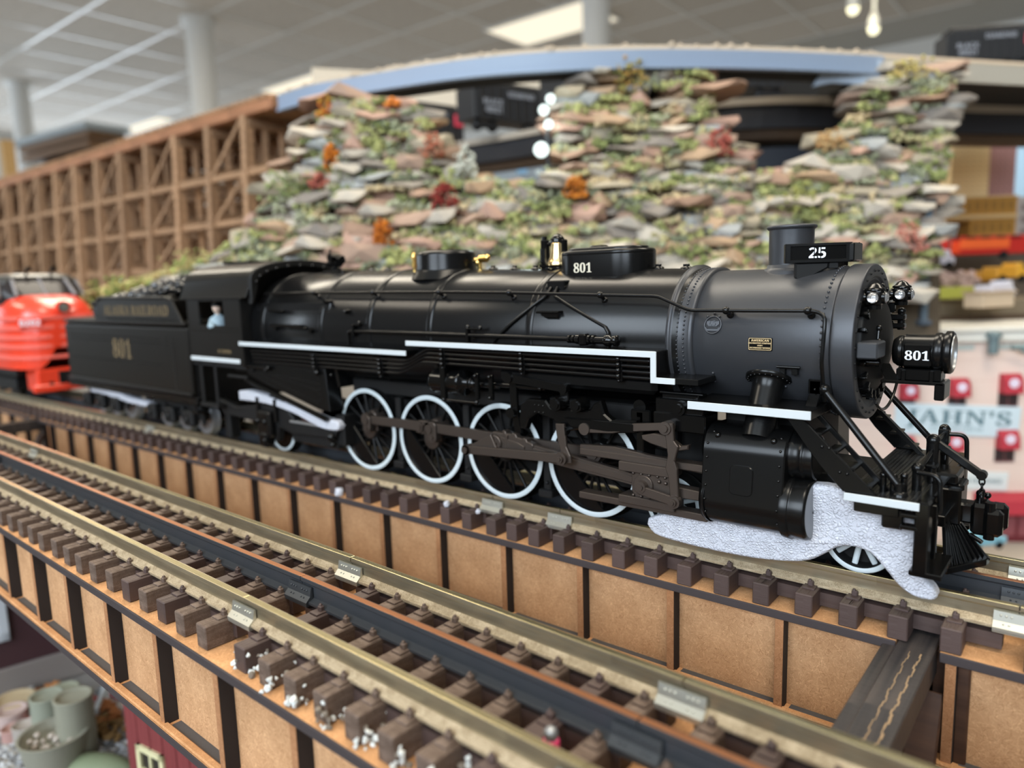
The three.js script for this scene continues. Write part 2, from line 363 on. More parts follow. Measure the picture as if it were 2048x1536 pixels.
  { const g = []; for (let i = 0; i < 22; i++) { const a = i / 22 * 2 * PI; g.push(cylX(0.55, 82, 84.6, YC + 15.9 * Math.sin(a), 15.9 * Math.cos(a), 6), T(cbox(-0.8, 0.8, -1.4, 1.4, -0.5, 0.5, 0.15).rotateX(-a + PI / 2), 83.6, YC + 15.1 * Math.sin(a), 15.1 * Math.cos(a))); } mesh('door_dogs', g, M.gloss, sb); }
  { const g = []; for (let i = 0; i < 30; i++) { const a = i / 30 * 2 * PI; g.push(ball(0.34, 82.95, YC + 20.1 * Math.sin(a), 20.1 * Math.cos(a), 6, 4)); } mesh('ring_bolt', g, M.matt, sb); }
  mesh('hinge', [cbox(83, 88, 64.4, 66, -16, -12.6, 0.4), cbox(83, 88, 66.8, 68.6, -16, -12.6, 0.4), cylY(1.0, 64, 69, 86.8, -14.4, 14), ball(1.2, 86.8, 69.4, -14.4)], M.black, sb);
  mesh('grab_iron', [tube(Array.from({ length: 15 }, (_, i) => { const a = -0.25 - i / 14 * 1.9; return [86.5, YC + 18.9 * Math.sin(a), -19.3 * Math.cos(a)]; }), 0.42, 2, 60)], M.black, sb);
  mesh('door_step', [cbox(83, 88.3, 58.6, 63.0, 10.6, 19.4, 0.4)], M.smokebox, sb);
  mesh('door_latch', [cylX(1.0, 82.5, 87.6, 57.2, 13.4, 12), cylX(1.25, 84, 85, 57.2, 13.4, 12), cylX(1.2, 86.6, 87.4, 57.2, 13.4, 12), rod([86, 66, 8.5], [86, 58, 10.5], 0.5), ball(0.9, 86, 66, 8.5), ball(0.9, 86.2, 62.4, 9.4), ball(0.8, 86.2, 58.6, 10.4)], M.gloss, sb);
  // chimney
  const st = P('chimney', latheY([[80.5, 8.6], [82.0, 7.9], [82.9, 7.35], [83.0, 6.85], [83.9, 6.75], [84.0, 6.35], [94.0, 6.35], [94.3, 6.7], [94.7, 7.1], [95.25, 7.05], [95.5, 6.5], [95.4, 5.5], [80, 5.5]], 59.2, 0, 0, 56), M.smokebox);
  // number boxes either side of the chimney
  const nb = (s) => {
    // local x from the back end (0) to the front end (17.9); the pair stands in a V, narrow end forward
    const t = (g) => { const h = T(merge(g).rotateY(0.5254), 61.9, 0, 13); return s < 0 ? mirrorZ(h) : h; };
    const b = P('number_box', t([cbox(0, 17.9, 84.2, 89.6, -2.4, -0.6, 0.2), plate([[0, 84.2], [17.9, 84.2], [17.9, 89.6], [0, 89.6]], -0.7, 0, 0.12, [[[1.5, 85.1], [16.2, 85.1], [16.2, 88.8], [1.5, 88.8]]])]), M.black);
    mesh('box_lens', t([cbox(1.5, 16.2, 85.1, 88.8, -0.9, -0.5)]), M.gloss, b);
    mesh('bracket', t([plate([[2.8, 84.3], [12, 84.3], [11.8, 82.6], [4.8, 78.8], [3.2, 79], [2.8, 80.2]], -2.3, -0.4, 0.5), cbox(12, 14.6, 82.4, 84.4, -2.2, -0.8, 0.2)]), M.matt, b);
    if (s > 0) { mesh('box_nose', cbox(76.3, 78, 84.4, 89.4, -4.2, 4.4, 0.3), M.black, b); mesh('number_print', t([letters('25', 2.95, 8.7, 86.95, -0.4, 0.06, fontSans, 1.1)]), M.whitePrint, b); mesh('stencil_gap', t([cbox(7.75, 7.98, 85.2, 88.7, -0.5, -0.37), cbox(9.5, 9.73, 85.2, 88.7, -0.5, -0.37)]), M.gloss, b); }
  };
  nb(1); nb(-1);
  // marker lamps
  const marker = (s) => {
    const y = 74.6, x = s > 0 ? 85.4 : 87.0, z = s > 0 ? 11.6 : -12.4;
    const b = P('marker_lamp', [rbox(x - 2, x + 2, y - 2.2, y + 1.8, z - 2, z + 2, 0.5), latheY([[1.7, 2.5], [2.2, 2.5], [2.5, 1.9], [3.3, 1.3], [3.7, 0.5], [3.8, 0]], x, y, z, 20), cylY(1.7, y - 3.3, y - 2, x, z, 18), cbox(x - 3.6, x - 1.5, y - 5.4, y - 2.5, z - 0.7, z + 0.7, 0.2)], M.gloss);
    for (const [g] of [[latheZ([[0, 1.75], [0.6, 1.75], [0.8, 1.5]], x, y - 0.2, z + 1.9, 20)], [latheX([[0, 1.75], [0.6, 1.75], [0.8, 1.5]], y - 0.2, z, 20, x + 1.9)], [latheX([[0, 1.5], [-0.8, 1.75], [-1, 1.7]], y - 0.2, z, 20, x - 1.9)]]) mesh('lamp_rim', g, M.gloss, b);
    mesh('lamp_lens', [latheZ([[0.2, 0], [0.2, 1.45], [0.9, 1.4], [1.35, 0.8], [1.5, 0]], x, y - 0.2, z + 1.9, 20), latheX([[0.2, 1.45], [0.9, 1.4], [1.35, 0.8], [1.5, 0]], y - 0.2, z, 20, x + 1.9)], M.lens, b);
    mesh('reflector', [latheZ([[0.25, 1.4], [0.2, 0]], x, y - 0.2, z + 1.9, 16), latheX([[0.25, 1.4], [0.2, 0]], y - 0.2, z, 16, x + 1.9)], M.silver, b);
  };
  marker(1); marker(-1);
  // headlamp
  {
    const y = 59.2, b = P('headlamp', [latheX([[88.2, 0], [88.3, 3.4], [89.4, 4.2], [90.4, 4.4], [91, 3.9], [91.2, 4.75], [98.2, 4.75], [98.5, 5.3], [99.6, 5.3], [99.9, 5.1], [100.6, 5.1], [100.9, 5.75], [102.2, 5.75], [102.7, 5.3], [102.7, 4.7]], y, 0, 40)], M.black);
    mesh('lamp_number_plate', [cbox(91.3, 98.2, 55.4, 61.8, -5.1, 5.1, 0.5)], M.gloss, b);
    mesh('number_print', [letters('801', 2.5, 94.8, 58.6, 5.17, 0.08, font, 1.05)], M.whitePrint, b);
    mesh('lamp_glass', latheX([[102.1, 4.7], [102.5, 4, 0], [102.6, 0]], y, 0, 32), phys({ color: lin(0.25, 0.22, 0.18), roughness: 0.08, metalness: 0.1, clearcoat: 1 }), b);
    mesh('lamp_rim', latheX([[102, 4.75], [102.9, 4.7], [102.9, 4.4], [102.2, 4.3]], y, 0, 32), M.steel, b);
    mesh('lamp_bracket', [cbox(86, 101.4, 50.6, 51.5, -4.6, 4.6, 0.2), cbox(89.6, 100.5, 51.5, 54.8, -3.6, 3.6, 0.3), cbox(99.2, 101.6, 46.6, 51.4, -4.6, 4.6, 0.3), cbox(91, 92, 51.4, 54.4, 3.5, 4.4, 0.2), cbox(97.8, 98.8, 51.4, 54.4, 3.5, 4.4, 0.2), plate([[85, 56], [87.5, 51], [91, 50.7], [88, 56]], 3.4, 4.4, 0.1)], M.gloss, b);
  }
  // sand dome
  {
    const half = (x0, x1, w) => { const s = new THREE.Shape(); s.absarc(x1 - w, 0, w, -PI / 2, PI / 2, false); s.absarc(x0 + w, 0, w, PI / 2, 1.5 * PI, false); return s; };
    const layer = (x0, x1, w, y0, y1, b) => T(new THREE.ExtrudeGeometry(half(x0, x1, w), { depth: y1 - y0 - 2 * b, bevelEnabled: b > 0, bevelThickness: b, bevelSize: b, bevelOffset: -b, bevelSegments: 5, curveSegments: 24 }).rotateX(-PI / 2), 0, y0 + b, 0);
    const d = P('sand_dome', smooth(merge([layer(-22.6, 13, 10.2, 78, 89.6, 0.05), layer(-22.6, 13, 10.2, 88.9, 91.3, 1.15), layer(-20.2, 10.6, 8.2, 90.4, 92.2, 0.8), layer(-23.6, 14.2, 11.1, 76, 82.2, 0.7)])), M.black);
    mesh('filler_lid', latheY([[91.9, 3.4], [92.6, 3.3], [93.0, 2.8], [93.2, 0]], -8.2, 0, 0, 24), M.black, d);
    mesh('number_print', [letters('801', 3.3, -8.6, 85.3, 0, 0.08, font, 1.0).rotateY(0)].map((g) => { const p = g.attributes.position; for (let i = 0; i < p.count; i++) { const x = p.getX(i), cx = -12.4; p.setZ(i, x < cx ? Math.sqrt(Math.max(0, 10.28 ** 2 - (x - cx) ** 2)) + p.getZ(i) : 10.28 + p.getZ(i)); } p.needsUpdate = true; g.computeVertexNormals(); return g; }), M.creamPrint, d);
    // sand trap box with two pipes that part to left and right
    mesh('sand_trap', [cbox(-19.5, -12, 78.4, 81.2, 9.4, 16.6, 0.4), plateX([[10, 81], [16.8, 79], [16.8, 78], [10, 78]], -19.8, -11.7, 0.2), ball(0.4, -17.4, 80.6, 15.2, 6, 4), ball(0.4, -15.6, 80.6, 15.2, 6, 4)], M.black, d);
    const surf = (x, y, o = 0.7) => { const r = R(x) + o; return [x, y, Math.sqrt(Math.max(1, r * r - (y - YC) ** 2))]; };
    const run = (pts) => { const out = []; for (let i = 0; i < pts.length - 1; i++) for (let k = 0; k < 5; k++) { const t = k / 5; out.push(surf(pts[i][0] + (pts[i + 1][0] - pts[i][0]) * t, pts[i][1] + (pts[i + 1][1] - pts[i][1]) * t)); } out.push(surf(...pts[pts.length - 1])); return tube(out, 0.55, 1.2, 90); };
    mesh('sand_pipe', [run([[-17.2, 78.6], [-17.6, 76], [-30, 66.5], [-38.5, 59.4]]), run([[-14.6, 78.6], [-14.2, 76], [8.2, 66], [9.6, 64.2], [9.6, 58.8]])], M.black, d);
  }
  // bell
  {
    const x = -26.2, b = P('bell', latheY([[86.6, 4.0], [87.2, 4.1], [88.2, 3.75], [89.8, 3.1], [92.4, 2.75], [94.4, 2.5], [95.2, 2.2], [95.4, 1.6], [95.4, 0]], x, 0, 0, 32), M.bellGold);
    mesh('bell_yoke', [latheY([[95.1, 2.6], [96.3, 2.6], [97.2, 2.0], [98, 1], [98.2, 0]], x, 0, 0, 20), cylY(4.05, 85.6, 86.7, x, 0, 24, 3.2), ball(2.6, x, 85.6, 0, 16, 10)], M.gloss, b);
    mesh('bell_stand', [cylX(1.0, x - 7, x + 5, 83.8, 0, 10), cbox(x - 9, x + 7, 81.5, 84.2, -4, 4, 0.5), cylY(1.1, 83, 87, x, 0, 12), cbox(x - 7.2, x - 4.4, 84, 96.2, -1.3, 1.3, 0.4), cylY(1.55, 88, 93, x - 6, 0.4, 12), cylX(0.9, x - 6, x - 1.5, 94.6, 0, 8), cbox(x - 7.6, x - 3.8, 86, 87.2, -1.8, 1.8, 0.3), cylY(1.0, 95.4, 97.4, x - 6, 0, 10), cbox(x + 2.2, x + 3.8, 84, 96, -1.3, 1.3, 0.4)], M.gloss, b);
  }
  // steam dome, safety valves, turret, pops
  {
    const d = P('steam_dome', latheY([[83, 15.4], [84.8, 14.2], [86.2, 13.2], [87.2, 12.7], [92.6, 12.5], [93.6, 12.1], [94.3, 11.2], [94.7, 9.6], [94.9, 5], [94.95, 0]], -83.6, 0, 0, 56), M.black);
    const br = (x, z, h) => [cylY(0.7, 86, 89, x, z, 10), cylY(1.25, 88.4, 89.2, x, z, 12), cylY(0.95, 89.2, h - 1.3, x, z, 12), cylY(1.3, h - 2.2, h - 1.4, x, z, 12), latheY([[h - 1.4, 1.0], [h - 0.4, 0.9], [h + 0.3, 0.4], [h + 0.6, 0]], x, 0, z, 10)];
    P('safety_valve', br(-100.8, -1.2, 94.2), M.brass); P('safety_valve', br(-104.6, -1.4, 94.4), M.brass);
    P('whistle', [cylX(1.1, -69.5, -66, 90, -2, 12), cylX(1.5, -66.4, -62.8, 90.6, -2, 12), ball(1.4, -62.6, 90.9, -2), ball(1.5, -67.5, 89.2, -2), cylY(0.8, 86, 90, -66.6, -2, 8)], M.brass);
    const t = P('turret', [cylY(1.4, 86, 92, -158, 0, 12), cylX(1.7, -162.5, -154, 92, 0, 14), ball(2.2, -158, 93.4, 0), cylZ(1.2, -4, 4, -156.5, 94.6, 10), cylZ(1.8, 3.2, 4.4, -156.5, 94.6, 14), cylX(1.3, -154.5, -150.5, 93.4, 1, 10), cylX(1.9, -152, -151, 93.4, 1, 14), cylY(0.5, 94, 99, -161.5, 0, 8), cbox(-164, -148, 86.6, 88.6, -4, 4, 0.5)], M.gloss);
    for (const [x, n] of [[-57.5], [-46.5], [-36.3], [15.4], [25.6], [-120], [-131]]) P('washout_plug', [latheY([[0, 2.0], [0.7, 1.9], [1.1, 0.8], [1.5, 0]], x, R(x) + YC - 0.3, 0.5, 12), cylX(0.45, x - 1, x + 1, R(x) + YC + 1.1, 0.5, 6)], M.gloss);
  }
  // handrail
  {
    const zr = (x, y, o) => { const r = R(x) + o; return Math.sqrt(r * r - (y - YC) ** 2); };
    const pts = []; for (const [x, y] of [[-182, 78.6], [-140, 78.6], [-100, 78.3], [-60, 77.9], [-30, 77.3], [4, 76.2], [24, 75.7], [26.5, 75.5], [36, 71.9], [38, 71.4], [50, 71.4], [73.5, 71.4], [76.2, 70.2], [76.4, 67], [76.0, 58], [75.8, 47]]) pts.push([x, y, zr(Math.min(x, 70), y, 3.4)]);
    const h = P('handrail', tube(pts, 0.55, 2.0, 220, 8), M.black);
    for (const [x, y] of [[-143, 78.6], [-103.5, 78.3], [-66, 78.0], [-31.8, 77.3], [5.8, 76.2], [48.8, 71.4], [71.6, 71.4]]) {
      const z = zr(x, y, 3.4), a = Math.atan2(y - YC, z), q = R(x);
      mesh('handrail_knob', [ball(1.15, x, y, z, 14, 10), rod([x, y, z], [x, YC + (q - 0.6) * Math.sin(a), (q - 0.6) * Math.cos(a)], 0.62), ball(1.15, x, YC + q * Math.sin(a), q * Math.cos(a), 10, 6)], M.black, h);
    }
  }
  // fittings on the boiler side
  P('boiler_fitting', [cylZ(1.1, 25, 26.8, -118.5, 70.5, 12), ball(0.9, -118.5, 70.5, 26.8), cylZ(0.9, 22, 26.6, -133, 74.6, 12), cbox(-176, -165, 69.8, 71, 25, 27, 0.3), cbox(-160, -147, 62, 63.4, 25.6, 27.4, 0.4), cylX(0.8, -175, -150, 63.6, 26.6, 8), cylZ(1.2, 25.6, 28, -143, 61.8, 10), cylZ(1.0, 25.6, 28, -170, 62.4, 10)], M.gloss);
  P('step', [cbox(-18.6, -9.2, 70.2, 71.0, 20, 24.6, 0.2), plate([[-17.6, 70.4], [-9.6, 70.4], [-10.4, 68.6], [-15.4, 68.6]], 21, 23.6, 0.2)], M.gloss);
  // air pipe with injector valves above the running board
  { const p = P('air_pipe', tube([[-117, 57, 27.2], [-117, 62.3, 27.2], [-60, 62.3, 27.2], [6, 62.1, 27.2]], 0.75, 1.6, 80), M.black);
    mesh('pipe_valve', [cylX(1.35, -3.2, -2.4, 62.1, 27.2, 14), cylX(1.35, -1.6, -0.8, 62.1, 27.2, 14), cylX(1.6, 0, 1.4, 62.1, 27.2, 14), cbox(1.4, 4.2, 60.2, 64, 25.5, 28.8, 0.5), cylX(1.55, 4.6, 5.4, 62.1, 27.2, 14), cylX(1.55, 6.2, 7, 62.1, 27.2, 14), cylX(1.2, 7, 10.5, 62, 27.2, 14), latheX([[10, 1.2], [11, 1.9], [12.4, 1.9], [13, 1.2], [14, 1.7], [15.2, 1.7], [15.6, 0]], 62, 26.8, 16)], M.gloss, p);
    mesh('pipe_bracket', [cbox(-48.6, -47.4, 59.5, 65, 26, 28, 0.2), cbox(-48.6, -41.6, 64.2, 64.9, 26.4, 27.8, 0.2), ball(0.8, -42, 65, 27), ball(0.8, -48, 65.2, 27), cbox(-113.5, -112.3, 60, 65.2, 25.5, 28.2, 0.2), cbox(-113.5, -109, 64.4, 65.4, 25.5, 27.6, 0.2), ball(0.8, -109.5, 65.8, 27)], M.gloss, p); }
  // running boards with white edges
  const board = (n, x0, x1, y, z0 = 20, side = 1, t = 1.9) => { let g = cbox(x0, x1, y - t, y, z0, 30.8, 0.12); let e = cbox(x0, x1, y - t + 0.05, y + 0.05, 30.8, 31.25, 0.08); if (side < 0) { g = mirrorZ(g); e = mirrorZ(e); } const b = P(n, g, M.black); mesh('white_edge', e, M.white, b); return b; };
  for (const s of [1, -1]) {
    const a = board('running_board', -77.3, 30.4, 59.6, 19, s);
    const m = (g) => s < 0 ? mirrorZ(merge(g)) : merge(g);
    mesh('white_edge', m([cbox(28.9, 30.8, 51.6, 59.6, 30.8, 31.27, 0.08), cbox(28.9, 36.9, 50.1, 51.9, 30.8, 31.26, 0.08)]), M.white, a);
    mesh('step_plate', m([cbox(29.0, 30.6, 51, 59.4, 18, 30.8, 0.1), cbox(29, 44, 50.2, 51.9, 18, 30.8, 0.1)]), M.black, a);
    board('running_board', -197, -77.5, 55.6, 22, s);
    const f = board('running_board', 40.9, 75.6, 45.6, 12, s, 2.3);
    mesh('board_bracket', m([41.5 + 16, 73].flatMap((x) => [plateX([[18.4, 52], [19.6, 52], [19.6, 48.6], [23, 45.6], [20.6, 45.6], [18.4, 47.8]], x - 1.5, x + 1.5, 0.15), cbox(x - 1.8, x + 1.8, 48.4, 52.6, 17.4, 19.6, 0.2), ball(0.4, x, 49.8, 19.7, 6, 4)])), M.gloss, f);
  }
  // pipes under the board
  { const ys = [57.0, 55.2, 53.4, 51.6], g = [];
    ys.forEach((y, i) => { const z = 29.4 - i * 0.35; P('board_pipe', tube([[27.5, y - 0.6, z], [-40, y - 0.3, z], [-67 - i * 1.6, y - 0.2, z], [-78 - i * 2, y - 5.4, z], [-189, y - 5.6, z]], 0.62, 2.4, 90), M.black); });
    for (const [x, dy] of [[17, 0], [-21.5, 0], [-59.5, 0], [-95, -5.4], [-139, -5.4]]) P('pipe_clamp', [cbox(x - 1.0, x + 1.0, 49.4 + dy, 58 + dy, 26, 29.3, 0.3), ...ys.map((y) => ball(1.0, x, y + dy - 0.3, 29.8, 8, 6)), ball(0.6, x, 49.8 + dy, 29.4, 6, 4)], M.gloss);
    P('drip_rail', cbox(-34, 28.5, 45.6, 51, 24, 27.2, 1.6), M.black); }
  // frames, ashpan, dark mass behind the wheels
  P('main_frame', [cbox(-134, 44, 10, 32, -12.2, -9.6, 0.3), cbox(-134, 44, 10, 32, 9.6, 12.2, 0.3), cbox(-128, -40, 8, 26, -9.6, 9.6), cbox(-20, 30, 26, 40, -16, 16, 0.5), cbox(-130, -24, 34, 40, -16, 16, 0.5)], M.matt);
  P('brake_gear', [-19.5, -58.5, -97.5].flatMap((x) => [cbox(x - 2, x + 1, 6, 34, 15.5, 18.5, 0.4), cbox(x - 3.4, x + 2.6, 3.6, 6.4, 14, 20, 0.4), ball(0.7, x, 9, 19)]), M.matt);
  { const a = P('ashpan', [plate([[-196, 46], [-134, 46], [-132, 26], [-141, 26.5], [-197, 39]], 20, 28, 0.4), cbox(-196, -134, 36, 48, -20, 20)], M.black);
    const g = []; for (let i = 0; i < 22; i++) { const x = -193 + i * 2.5, f = i / 21; g.push(ball(0.34, x, 40 - f * 11.5 + 1.2, 28.1, 6, 4), ball(0.34, x, 41.5 - f * 8 + 1.6, 28.1, 6, 4)); if (i > 8) g.push(ball(0.34, x, 42 - f * 3.6, 28.1, 6, 4)); if (i > 13) g.push(ball(0.34, x + 1, 43.6, 28.1, 6, 4)); } for (let i = 0; i < 6; i++) g.push(ball(0.34, -138.5, 43 - i * 2.4, 28.1, 6, 4)); mesh('rivet', g, M.gloss, a);
    mesh('ashpan_rail', [bar([-198, 36.5, 28], [-134, 22.2, 28], 1.6, 2.4, 0.2), cylX(0.9, -196, -176, 43.4, 29.4, 10), ball(1.1, -175.5, 43.6, 29.4), ball(0.9, -178, 42.4, 29.4), ball(1.3, -138, 43.4, 29, 10, 8), ball(0.8, -128, 43, 29, 8, 6)], M.gloss, a); }
}
{
  const P = (n, g, m, p = loco) => mesh(n, g, m, p);
  const both = (g) => { const h = merge(g); return [h, mirrorZ(h)]; };
  // driving wheels
  const HUB = 18.25, PINX = 3.0, PINY = 5.2;
  const wheelParts = (R, rim, nSp, z0, zf, cw, sp) => {
    const tyre = latheZ([[z0, R * 0.8], [z0, R + 1.1], [z0 + 0.7, R + 1.1], [z0 + 1.1, R + 0.1], [zf - 0.3, R - 0.15], [zf, R - 0.5], [zf, R - rim], [zf - 1.2, R - rim - 0.1], [zf - 2.4, R - rim - 0.6], [z0, R * 0.8]], 0, 0, 0, 72);
    const ring = latheZ([[zf - 0.2, R - 0.05], [zf + 0.12, R - 0.2], [zf + 0.16, R - rim * 0.5], [zf + 0.12, R - rim + 0.1], [zf - 0.2, R - rim]], 0, 0, 0, 80);
    const spokes = [];
    for (let i = 0; i < nSp; i++) { const a = (i + 0.5) / nSp * 2 * PI; spokes.push(bar([R * 0.16 * Math.cos(a), R * 0.16 * Math.sin(a), zf - 2.4], [(R - rim) * Math.cos(a), (R - rim) * Math.sin(a), zf - 2.0], sp, 1.3, 0.3)); }
    return { tyre, ring, spokes };
  };
  const w = wheelParts(18.25, 1.95, 16, 14.2, 19.6, true, 1.0);
  const cwShape = new THREE.Shape(); { const a0 = 2.82, a1 = 4.98, r = 16.5; cwShape.absarc(0, 0, r, a0, a1, false); cwShape.lineTo(r * Math.cos(a0), r * Math.sin(a0)); }
  const hubGeo = [latheZ([[15, 0], [15, 4.6], [18.6, 4.4], [19.2, 3.8], [19.2, 2.1], [19.6, 2.0], [19.6, 0]], 0, 0, 0, 24), latheZ([[15, 4.2], [19.4, 3.6], [19.7, 2.8], [19.7, 0]], PINX, PINY, 0, 20), cbox(-3, 5, -1, 6, 15, 18.8, 0.8)];
  const tyreG = merge(w.tyre), ringG = merge(w.ring), spokeG = w.spokes.map((g) => boxUV(merge(g))), cwG = plate(cwShape, 16.8, 18.6, 0.3, [], 24), hubG = merge(hubGeo);
  const backG = latheZ([[14.6, 0.1], [14.6, 16], [15.2, 16], [15.2, 0.1]], 0, 0, 0, 40);
  for (let i = 0; i < 4; i++) for (const s of [1, -1]) {
    const f = (g) => T(s > 0 ? g.clone() : mirrorZ(g), -39 * i, HUB, 0);
    const wh = P('driving_wheel', f(tyreG), M.black);
    mesh('white_rim', f(ringG), M.tyre, wh);
    if (s > 0) for (const g of spokeG) mesh('spoke', f(g), M.black, wh); else mesh('spoke', f(merge(spokeG.map((g) => g.clone()))), M.black, wh);
    mesh('counterweight', f(cwG), M.black, wh);
    mesh('hub', f(hubG), i > 1 ? M.rodMetal : M.black, wh);
    mesh('axle', T(cylZ(2.2, 0, 15, 0, 0, 12).scale(1, 1, s), -39 * i, HUB, 0), M.matt, wh);
  }
  // rods (near side shown in full, far side simply mirrored)
  const far = [];
  const R2 = (n, g, m, p) => { const h = merge(g); far.push([h, m]); return P(n, h, m, p); };
  const pin = (i) => [-39 * i + PINX, HUB + PINY];
  const rodBar = (a, b, z0, z1, ha, hb) => { const dx = b[0] - a[0], dy = b[1] - a[1], L = Math.hypot(dx, dy), nx = -dy / L, ny = dx / L; return plate([[a[0] + nx * ha, a[1] + ny * ha], [a[0] - nx * ha, a[1] - ny * ha], [b[0] - nx * hb, b[1] - ny * hb], [b[0] + nx * hb, b[1] + ny * hb]], z0, z1, 0.15); };
  { // side rods
    const g = [rodBar(pin(3), [-112 + 39 - 2, 24.0], 20.4, 22.4, 1.7, 2.0), rodBar([-77, 24.0], pin(1), 20.2, 22.2, 1.9, 2.0), rodBar(pin(1), pin(0), 20.2, 22.2, 2.0, 1.7)];
    for (const i of [0, 1, 2, 3]) g.push(cylZ(3.0, 19.8, 23, ...pin(i), 24), cylZ(1.9, 23, 23.7, ...pin(i), 20));
    g.push(plate(roundPts(4.6, 7.2, 1.6, 4, pin(3)[0] + 0.4, pin(3)[1] - 1.8), 20, 23.2, 0.3), plate(roundPts(8, 5.6, 2, 4, pin(2)[0] - 3.4, pin(2)[1] + 0.3), 20, 23, 0.3), plate(roundPts(4.2, 8.4, 1.6, 4, pin(2)[0] + 1.6, pin(2)[1] - 1.2), 20, 23.2, 0.3), cylZ(2.4, 23, 23.6, pin(2)[0] - 5.4, 23.9, 20), cylZ(1.5, 23.5, 24, pin(2)[0] - 5.4, 23.9, 16), cylZ(1.0, 21, 23.6, pin(3)[0] + 0.4, 19.8, 12), cylZ(1.0, 21, 23.6, pin(2)[0] + 1.6, 20.2, 12));
    R2('side_rod', g, M.rodMetal);
  }
  const CH = [25.2, 17.4];                 // crosshead pin
  { const p = pin(1), d = [CH[0] - p[0], CH[1] - p[1]], L = Math.hypot(...d), u = [d[0] / L, d[1] / L], at = (t, o) => [p[0] + u[0] * t - u[1] * o, p[1] + u[1] * t + u[0] * o];
    const big = [at(-3.6, 2), at(-2, 3.6), at(2.4, 4.0), at(2.4, 5), at(3.6, 5), at(4, 4.2), at(6.2, 4.4), at(7, 5), at(8.4, 4.8), at(9, 3.9), at(11.4, 3.8), at(12, 4.2), at(13.2, 4), at(13.8, 3.2), at(16, 2.9), at(16.4, 2.3), at(16.4, -2.2), at(14, -3), at(8, -3.2), at(7.4, -3.8), at(2, -4), at(-2, -3.6), at(-3.6, -2)];
    R2('main_rod', [rodBar(at(10, 0), at(L - 4, 0), 24.4, 26.4, 2.5, 1.9), rodBar(at(15, 0), at(L - 5, 0), 26.3, 26.7, 1.5, 1.1), plate(big, 24, 27, 0.3), plate([at(2, 2.6), at(10, 2.2), at(13, 1.3), at(13, -1.2), at(10, -2.2), at(2, -2.6)], 26.9, 27.5, 0.2), cylZ(3.0, 26.9, 28, ...p, 24), new THREE.TorusGeometry(2.5, 0.35, 8, 24).translate(p[0], p[1], 28), cylZ(1.1, 27.6, 28.4, ...p, 6), cbox(p[0] + 4.5, p[0] + 5.6, p[1] - 3.6, p[1] + 3.4, 26.8, 27.7, 0.2), cylZ(2.6, 24, 27, ...CH, 20)], M.rodMetal);
    const e = [-47.6, 20.0], l = [-4.6, 22.4];
    R2('eccentric_crank', [rodBar(p, e, 27.6, 28.8, 2.6, 1.4), cylZ(1.9, 27.6, 31.4, ...e, 18), plate([[e[0], e[1] + 1.3], [e[0] + 1.5, e[1] - 1], [p[0] + 1.5, p[1] - 1.5], [p[0] - 1, p[1] + 3.2]], 27.7, 29.2, 0.2)], M.rodMetal);
    R2('eccentric_rod', [rodBar(e, l, 29.6, 31.0, 1.45, 1.6), cylZ(2.0, 29.2, 31.4, ...e, 20), cylZ(2.2, 29.2, 31.4, ...l, 20), cylZ(1.3, 31.4, 32.2, ...e, 16), cylZ(1.3, 31.4, 32.2, ...l, 16), cylZ(0.7, 32, 32.6, ...l, 12)], M.rodMetal);
    R2('expansion_link', [plate([[-7.4, 33.8], [-4.0, 34], [-3.6, 31], [-3.2, 26.4], [-1.6, 23.4], [-1.4, 21], [-4.2, 20.4], [-5.2, 24], [-6.4, 27.4], [-7.2, 30.6]], 28.6, 30.0, 0.3)], M.rodMetal);
  }
  { // guides, crosshead, combination lever, radius rod
    R2('guide_bar', [cbox(1, 46, 24.0, 26.2, 23.6, 28.2, 0.25), plate([[0.6, 24.2], [14, 24.2], [28, 24], [46, 23.4], [46, 25.8], [26, 26.8], [14, 28], [0.6, 27.2]], 25.2, 27.4, 0.25)], M.rodMetal);
    R2('guide_bar', [cbox(0.6, 46, 9.2, 11.4, 23.6, 28.4, 0.25)], M.rodMetal);
    const c = R2('crosshead', [cbox(16.6, 35.5, 21.2, 24.2, 23, 29.6, 0.25), cbox(16.6, 36, 10.8, 13.4, 23, 29.8, 0.25), plate([[20.8, 21.4], [34.4, 21.4], [35, 18.6], [45, 18.2], [45, 15.4], [35, 15.2], [33, 13.2], [22, 13.2], [20.8, 15]], 24.4, 28.6, 0.25), plate(roundPts(6.6, 6.6, 3.1, 6, ...CH), 28.4, 29.4, 0.2), cylZ(1.9, 29.2, 31.4, ...CH, 20), cylZ(1.1, 31.3, 31.8, ...CH, 16), cylX(1.1, 33, 47, 17.2, 26, 14)], M.rodMetal);
    mesh('crosshead_bolt', [...[21.6, 24.4, 27.2, 30, 32.6].flatMap((x) => [ball(0.5, x, 20.9, 28.9, 8, 6), ball(0.5, x, 13.8, 28.9, 8, 6)]), ball(0.6, 30.6, 19.4, 28.9, 8, 6), ball(0.6, 32.8, 19.2, 28.9, 8, 6)], M.rodMetal, c);
    R2('union_link', [rodBar([CH[0], CH[1] - 1], [36.6, 14.6], 30, 31.2, 1.4, 1.4), cylZ(2.0, 29.6, 31.6, 36.6, 14.6, 20), cylZ(1.2, 31.4, 32.4, 36.6, 14.6, 16), cylZ(0.7, 32.2, 32.8, 36.6, 14.6, 12)], M.rodMetal);
